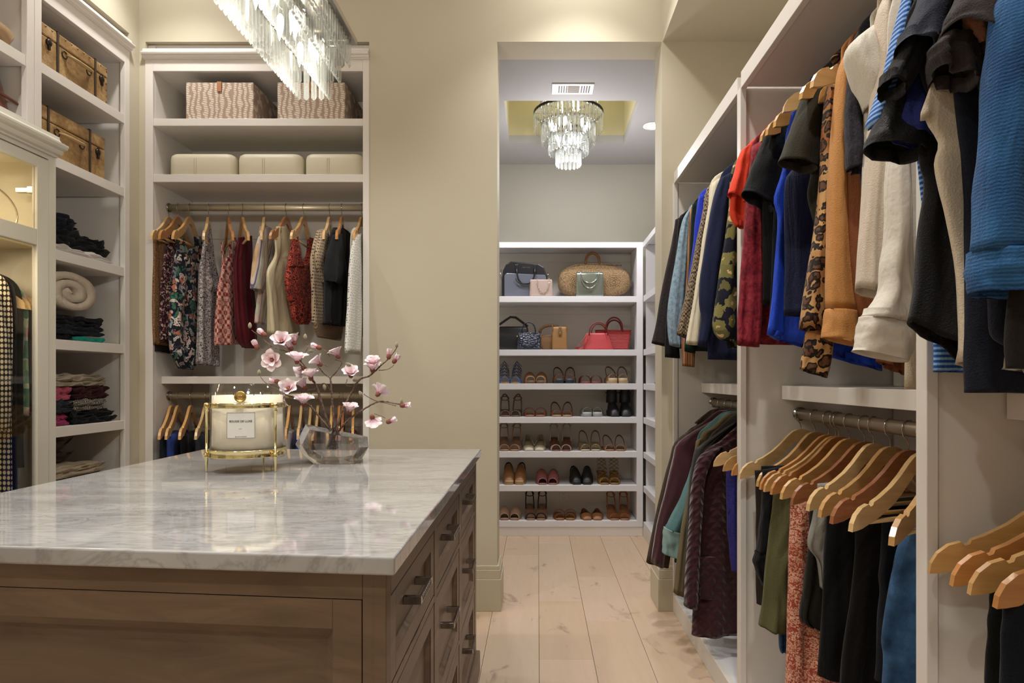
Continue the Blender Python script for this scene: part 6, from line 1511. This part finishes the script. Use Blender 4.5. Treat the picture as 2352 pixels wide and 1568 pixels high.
def pair(px, rowz, kind, cols, label, heel=0, plat=.012, W=.084, gap=.092, pat=None, sy=SY+.14, rot=4, cat='shoe', ymid=None):
    """two shoes side by side, each a thing of its own"""
    mats = [c if isinstance(c, bpy.types.Material) else MATS.get('leather_'+c.lstrip('#')) or mk('leather_'+c.lstrip('#'), c, .5, bump=.1, bs=200) for c in cols]
    parts = shoe_parts(kind, W=W, heel=heel, plat=plat); order = {'sole': 1, 'heel': 1}
    X = (px-CX)*(sy-.12)/F; first = None
    for s in (-1, 1):
        lb = '%s, %s shoe of its pair' % (label, 'left' if s < 0 else 'right')
        nm = {'boot': 'ankle_boot', 'slide': 'slide_sandal', 'mule': 'mule', 'clog': 'clog', 'pump': 'slingback_pump', 'flat': 'flat_shoe'}.get(kind, 'sandal')
        t = thing(nm, lb, cat, (X+s*gap/2, sy, rowz+.0006), rotz=math.radians(-s*rot)); t.scale = (s*1.1, 1.04, 1.2)
        if first is None:
            first = {}
            for k, mb in parts.items():
                mt = mats[1] if k in ('sole', 'heel') and len(mats) > 1 else (mats[2] if len(mats) > 2 and 'strap' in k or k == 'laces' and len(mats) > 2 else mats[0])
                first[k] = mb.build(k, mt, t, local=True)
        else:
            for k, o in first.items(): c = o.copy(); COL.objects.link(c); c.parent = t
r1, r2, r3, r4, r5 = SHT[2], SHT[3], SHT[4], SHT[5], SHT[6]
GOLDL = mk('metallic_gold_leather', '#a08a62', .3, .5); SILV = mk('metallic_silver_leather', '#8d908d', .3, .5); SNAKE = mk('snake_print', rough=.5, pat=p_mottle(['#1b1715', '#6b5648', '#a28a78'], 90, 3)); LEO2 = mk('leopard_suede', rough=.6, pat=p_spots('#9a743c', '#4a2f18', 130, .33))
pair(1171, r1, 'lace', ['#2a5aa0', '#8a6a4a', '#22477e'], 'blue lace-up strappy sandal on the top shoe row', plat=.008)
pair(1230, r1, 'mule', ['#8d6640', '#6b4a2e'], 'tan leather open mule on the top shoe row', plat=.018)
pair(1297, r1, 'platform', ['#6e4023', '#23262e', '#5a3018'], 'brown slingback platform sandal with orange band', plat=.030)
pair(1358, r1, 'slide', ['#5e2420', '#7a3a34'], 'burgundy leather slide on the top shoe row', plat=.012)
pair(1420, r1, 'platform', ['#8a6848', '#b39a74', '#7a5436'], 'beige strapped platform sandal on the top shoe row', plat=.034)
pair(1172, r2, 'ankle', [SNAKE, '#6a5446'], 'snake-print strappy sandal on the second shoe row', heel=.03, plat=.008)
pair(1229, r2, 'cross', ['#7a3a28', '#8a5a46'], 'rust red crossed slide on the second shoe row')
pair(1291, r2, 'sandal', ['#7a4526', '#9a7a5c', '#6e3c20'], 'brown flat slingback sandal on the second shoe row')
pair(1361, r2, 'slide', [SILV, '#9c9c98'], 'silver grey thick-soled slide on the second shoe row', plat=.030)
pair(1426, r2, 'boot', ['#101012', '#15151a'], 'black leather ankle boot on the second shoe row', heel=.03, plat=.010, gap=.098, W=.080)
pair(1170, r3, 'ankle', ['#9c7a60', '#8a6a52'], 'nude block-heel sandal on the third shoe row', heel=.065, plat=.010)
pair(1227, r3, 'pump', ['#b0a48e', '#a39884', '#9a8e7a'], 'cream pointed slingback pump with gold bit', heel=.045, plat=.006)
pair(1289, r3, 'ankle', ['#a99f94', '#6a4434'], 'white ankle-strap heeled sandal on the third shoe row', heel=.065, plat=.007)
pair(1357, r3, 'sandal', [GOLDL, '#a89a80', '#7c5a3c'], 'metallic gold strappy sandal on the third shoe row', heel=.03, plat=.010)
pair(1414, r3, 'sandal', ['#8e6a50', '#8a6244', '#7c4c34'], 'tan tied sandal on the third shoe row', plat=.010)
pair(1181, r4, 'clog', ['#8a5f36', '#a5865a', '#3c2a1c'], 'tan leather clog with strap on the fourth shoe row', plat=.026, heel=.03)
pair(1258, r4, 'mule', ['#8c5450', '#8a5a54'], 'dusty pink peep-toe mule on the fourth shoe row', heel=.05, plat=.008)
pair(1337, r4, 'clog', ['#0e0d0d', '#1c1a1a', '#0e0d0d'], 'glossy black clog on the fourth shoe row', plat=.020, heel=.012, gap=.094)
pair(1401, r4, 'lace', [LEO2, '#7a5a34'], 'leopard suede lace-up heel on the fourth shoe row', heel=.055, plat=.010)
pair(1170, r5, 'mule', ['#a08068', '#8d6f5a'], 'blush leather slide mule on the lowest shoe row')
pair(1231, r5, 'ankle', ['#14131c', '#8a6a54'], 'black satin heeled sandal on the lowest shoe row', heel=.06, plat=.008)
pair(1298, r5, 'cross', ['#7a4a26', '#8a5e38'], 'brown crossed flat sandal on the lowest shoe row')
pair(1361, r5, 'flat', ['#8c5f3a', '#5a3a22'], 'cognac leather flat on the lowest shoe row', plat=.006)
pair(1424, r5, 'ankle', ['#96532c', '#8a6040'], 'cognac ankle-strap heel on the lowest shoe row', heel=.055, plat=.008)
# orange bands, bits and laces that single shoes out are parts of their materials; a few shoes on the side shelves
def single(label, x, y, z, kind, cols, **k):
    mats = [MATS.get('leather_'+c.lstrip('#')) or mk('leather_'+c.lstrip('#'), c, .5) for c in cols]
    t = thing('ankle_boot' if kind == 'boot' else 'sneaker' if kind == 'flat' else 'sandal', label, 'shoe', (x, y, z+.0006), rotz=math.pi/2*-1)
    for kk, mb in shoe_parts(kind, **k).items(): mb.build(kk, mats[1] if kk in ('sole', 'heel') else mats[0], t, local=True)
single('black ankle boot on the side shelves beside the opening', .955, 4.66, SHT[2], 'boot', ['#101012', '#15151a'], heel=.03, plat=.01)
single('white low shoe on the side shelves, below the black boot', .955, 4.66, SHT[3], 'flat', ['#b8b4ae', '#c6c2ba'], plat=.02)
single('black strappy sandal on the side shelves near knee height', .955, 4.62, SHT[4], 'sandal', ['#19171a', '#2a2629'], plat=.01)

# ================================================================== HANDBAGS
BLKL = mk('black_grained_leather', '#15151a', .35, bump=.15, bs=250); GREYL = mk('grey_shiny_leather', '#6e7280', .22, .3); NAVL = mk('navy_leather', '#20242f', .35)
BLUSHL = mk('blush_leather', '#b09a90', .45); SILVL = mk('silver_leather', '#8f968c', .18, .75, bump=.1, bs=30); RAFF = mk('raffia', rough=.9, pat=p_mottle(['#4a3826', '#8a6f4e', '#b0946a'], 130, 4), bump=1, bs=130)
CROC = mk('navy_croc', '#262c3c', .3, bump=1.0, bpat=lambda t, v: t.voro(t.n('Mapping', Vector=v, Scale=(1, 1, 3)).outputs[0], 40).outputs['Distance']); TANB = mk('tan_woven_leather', rough=.6, pat=p_check('#8a6336', '#9c7444', 150), bump=.3); TANP = mk('tan_smooth_leather', '#7c5a38', .45)
CORL = mk('coral_leather', '#b53f42', .5); REDL = mk('red_woven', '#9c201c', .5, bump=1.0, bpat=b_lines(28, 'Z')); DREDL = mk('dark_red_leather', '#6a1616', .45); BROWNH = mk('cane_handle', '#8a5a34', .5, bump=.5, bs=60)
def facex(px, y): return (px-CX)*y/F
def bag_body(name, px0, px1, zb, zt, y0, d, mat, t, top=1.0, rnd=.02, belly=.25, n=10):
    """a soft box: front view width px0..px1, depth d, bulging in the middle"""
    x0, x1 = facex(px0, y0), facex(px1, y0); m = MB(); rg = []
    for i in range(n+1):
        u = i/n; s = 1-(1-top)*u; e = rnd*(1-min(1, u*8))+rnd*max(0, (u-.88)/.12); dd = d*(1-.55*u+belly*math.sin(math.pi*u)*.5)
        cx = (x0+x1)/2; hw = (x1-x0)/2*s-e; yc = y0+d/2
        rg.append(rounded_rect(cx-hw, cx+hw, yc-dd/2, yc+dd/2, min(.018, dd*.4), zb+(zt-zb)*u, 4))
    loft(m, rg); return m.build(name, mat, t)
def arch(px0, px1, zt, py_top, y, mat, t, r=.006, name='handle', flat=None, down=False, n=14):
    x0, x1 = facex(px0, y), facex(px1, y); zz = H-(py_top-CY)*y/F
    pts = [((x0+x1)/2-(x1-x0)/2*math.cos(math.pi*k/n), y, zt+(zz-zt)*math.sin(math.pi*k/n)**(.8)) for k in range(n+1)]
    return MB().tube(pts, r, 8, flat=flat).build(name, mat, t)
A, B = SHT[0]+.0006, SHT[1]+.0006
def newbag(label, px, z, y, name='handbag'): return thing(name, label, 'handbag', (facex(px, y), y, z))
Z = lambda py, y: H-(py-CY)*y/F
y = 5.03
t = newbag('black briefcase bag with rounded top and grey front panel', 1204, A, y, 'briefcase'); 
x0, x1 = facex(1152, y), facex(1257, y); m = MB(); zt = Z(600, y); rg = []
prof = [(0, 0), (0, .5), (.03, .75), (.10, .93), (.2, 1.0), (.80, .94), (.93, .84), (1.0, .6), (1.0, 0)]
MB().prism([(x0+(x1-x0)*a, y, A+(zt-A)*b) for a, b in prof], (0, .07, 0)).build('body', BLKL, t, bevel=.008)
MB().prism([(x0+.022+(x1-x0-.03)*a, y-.006, A+.003+(zt-A)*.66*b) for a, b in ((0, 0), (0, .9), (.05, 1), (.97, .92), (1, .8), (1, 0))], (0, .006, 0)).build('front_panel', GREYL, t, bevel=.003)
arch(1187, 1229, Z(617, y), 652, y-.018, BLKL, t, .006)
for px in (1187, 1229): MB().box(facex(px, y)-.012, facex(px, y)+.012, y-.010, y, Z(625, y), Z(608, y)).build('handle_tab', BLKL, t, bevel=.002)
arch(1185, 1227, Z(640, y), 651, y-.026, BLKL, t, .0045)
tm = bpy.data.curves.new('lettering', 'FONT'); tm.body = 'NEW YORK'; tm.size = .012; tm.align_x = 'CENTER'; tm.extrude = .0003
tmp = bpy.data.objects.new('tmp_text', tm); COL.objects.link(tmp); bpy.context.view_layer.update()
me = bpy.data.meshes.new_from_object(tmp.evaluated_get(bpy.context.evaluated_depsgraph_get())); bpy.data.objects.remove(tmp)
me.materials.clear(); me.materials.append(SILVL); lo = bpy.data.objects.new('lettering', me); COL.objects.link(lo); lo.parent = t; lo.rotation_euler = (math.pi/2, 0, 0); lo.location = Vector((facex(1209, y), y-.0008, Z(615, y)))-ORG[t.name]
m = MB(); m.tube([(x0-.004, y+.03, Z(618, y)), (x0-.012, y+.02, Z(630, y)), (x0-.004, y+.02, Z(640, y))], .003, 6); m.tube([(x1+.003, y+.03, Z(624, y)), (x1+.008, y+.02, Z(630, y)), (x1+.002, y+.02, Z(636, y))], .003, 6); m.build('ring', CHROME, t)['kind'] = 'stuff'
y = 4.985
t = newbag('small blush pink bag with gold chain in front of the briefcase', 1243, A, y); bag_body('body', 1216, 1270, A, Z(641, y), y, .05, BLUSHL, t, top=.94, rnd=.002)
x0, x1 = facex(1220, y), facex(1266, y); MB().box(x0, x1, y-.004, y+.001, A+.004, Z(643, y)).build('flap', BLUSHL, t, bevel=.002)
for k in range(15):
    u = k/14; a = math.pi*u; px = 1248-14*math.cos(a); py = 641+32*math.sin(a)**.8
    c = Vector((facex(px, y), y-.010, Z(py, y))); ring = [(c.x+.0048*math.cos(b)*(1 if k % 2 else .5), c.y+.0048*math.cos(b)*(0 if k % 2 else .8), c.z+.0062*math.sin(b)) for b in [2*math.pi*j/10 for j in range(10)]]
    MB().tube(ring, .0015, 5, closed=True).build('chain_link', GOLD, t)
y = 5.06
t = newbag('large oval straw tote with cane handle', 1366, A, y, 'straw_bag')
m = MB(); rg = []; xc_ = facex(1366, y); hw = (facex(1450, y)-facex(1282, y))/2; hh = (Z(604, y)-A)/2
for k, (s, yy) in enumerate(((.80, .0), (.93, .012), (1, .05), (1, .08), (.93, .11), (.80, .125))):
    rg.append([(xc_+hw*s*math.copysign(abs(math.cos(a))**.85, math.cos(a)), y+yy, A+hh+hh*s*math.copysign(abs(math.sin(a))**.62, math.sin(a))*(.985 if math.sin(a) < 0 else .96)) for a in [2*math.pi*j/48 for j in range(48)]])
loft(m, rg); m.build('body', RAFF, t)
for s_ in (-1, 1):
    for q in range(1, 6):
        rr = .013*q; MB().tube([(xc_+s_*hw*.52+rr*1.2*math.cos(b), y-.001+.004*(q/6)**2, A+hh*.92+rr*math.sin(b)) for b in [2*math.pi*j/22 for j in range(22)]], .0028, 6, closed=True).build('coil', RAFF, t)
MB().tube([(xc_-hw*.78, y+.04, Z(614, y)), (xc_-hw*.5, y+.04, Z(607, y)), (xc_, y+.04, Z(604.5, y)), (xc_+hw*.75, y+.04, Z(607, y))], .006, 8).build('rim', RAFF, t)
arch(1345, 1377, Z(604, y), 581, y+.04, BROWNH, t, .011)
y = 4.985
t = newbag('small silver metallic handbag in front of the straw tote', 1355, A, y); bag_body('body', 1323, 1387, A, Z(624, y), y, .055, SILVL, t, top=.99, rnd=.003)
for yy, dp in ((-.008, 650), (-.014, 662)): arch(1334, 1375, Z(622, y), dp, y+yy, SILVL, t, .0035, flat=(1, 1.5))
y = 5.05
t = newbag('black slouchy shoulder bag with arched strap at the left', 1180, B, y); bag_body('body', 1144, 1214, B, Z(749, y), y, .08, BLKL, t, top=.98, rnd=.008, belly=.5)
MB().tube([(facex(a, y), y+.03, Z(b, y)) for a, b in ((1146, 745), (1160, 735), (1172, 727), (1184, 728), (1198, 738), (1212, 749))], .005, 8, flat=(1, 1.8)).build('strap', BLKL, t)
y = 4.985
t = newbag('navy crocodile mini bag with round handles', 1216, B, y); bag_body('body', 1187, 1243, B, Z(763, y), y, .05, CROC, t, top=.92, rnd=.003)
arch(1199, 1230, Z(763, y), 740, y+.012, NAVL, t, .0045); arch(1192, 1239, Z(765, y), 794, y-.007, NAVL, t, .0035, name='flap_edge')
for px in (1188, 1242): MB().lathe([(.0005, -.006), (.005, -.004), (.006, 0), (.005, .004), (.0005, .006)], (facex(px, y), y+.02, Z(772, y)), 10).build('stud', GOLDD, t)
y = 5.06
t = newbag('brown leather shoulder bag lying behind the tan phone bag', 1257, B, y); bag_body('body', 1241, 1272, B, Z(767, y), y, .05, TANP, t, top=.97); arch(1240, 1290, Z(765, y), 747, y+.01, TANP, t, .006, name='strap', flat=(1, 2))
y = 4.99
t = newbag('tan woven upright phone bag with flap tab', 1286, B, y); bag_body('body', 1268, 1303, B, Z(750, y), y, .04, TANB, t, top=.98, rnd=.002)
for px in (1269, 1302): MB().box(facex(px, y)-.004, facex(px, y)+.004, y+.002, y+.034, Z(757, y), Z(746, y)).build('side_tab', TANP, t, bevel=.001)
MB().box(facex(1283, y), facex(1290, y), y-.005, y, Z(769, y), Z(751, y)).build('flap_tab', TANP, t, bevel=.002); MB().lathe([(.0005, -.007), (.0035, -.006), (.004, -.004)], (facex(1286.5, y), y, Z(764, y)), 10, 'Y').build('stud', GOLD, t)
y = 5.05
t = newbag('red woven tote with tall rounded handle', 1409, B, y, 'tote_bag')
x0, x1 = facex(1367, y), facex(1451, y); z1_ = Z(757, y)
m = MB(); rg = []
for i in range(9):
    u = i/8; hw = (x1-x0)/2*(.80+.20*u); rg.append(rounded_rect((x0+x1)/2-hw, (x0+x1)/2+hw, y+.03-.03*(1-.4*u), y+.03+.03*(1-.4*u), .012, B+(z1_-B)*u, 4))
loft(m, rg); m.build('body', REDL, t)
arch(1391, 1430, z1_-.01, 729, y+.008, DREDL, t, .0065); arch(1393, 1428, z1_-.01, 735, y+.052, DREDL, t, .0065)
y = 4.985
t = newbag('coral red slouchy handbag with trailing strap', 1375, B, y)
m = MB(); rg = []; x0, x1 = facex(1338, y), facex(1411, y); zt = Z(764, y)
for i in range(11):
    u = i/10; hw = (x1-x0)/2*(.96-.30*u**1.5); rg.append([((x0+x1)/2-.006*u+hw*math.copysign(abs(math.cos(a))**.8, math.cos(a)), y+.04+.035*(1-.6*u)*math.sin(a), B+(zt-B)*u+.004*nz(math.cos(a)*2, u*4, 3)) for a in [2*math.pi*j/28 for j in range(28)]])
loft(m, rg); m.build('body', CORL, t)
arch(1353, 1396, Z(770, y), 740, y+.014, DREDL, t, .0045); arch(1358, 1392, Z(768, y), 744, y+.05, DREDL, t, .0045)
MB().tube([(facex(a, y), y-.0+.004*k, max(B+.004, Z(b, y))) for k, (a, b) in enumerate(((1349, 766), (1340, 780), (1330, 792), (1320, 800), (1332, 800), (1342, 798)))], .006, 8, flat=(1.6, .6)).build('strap', CORL, t)
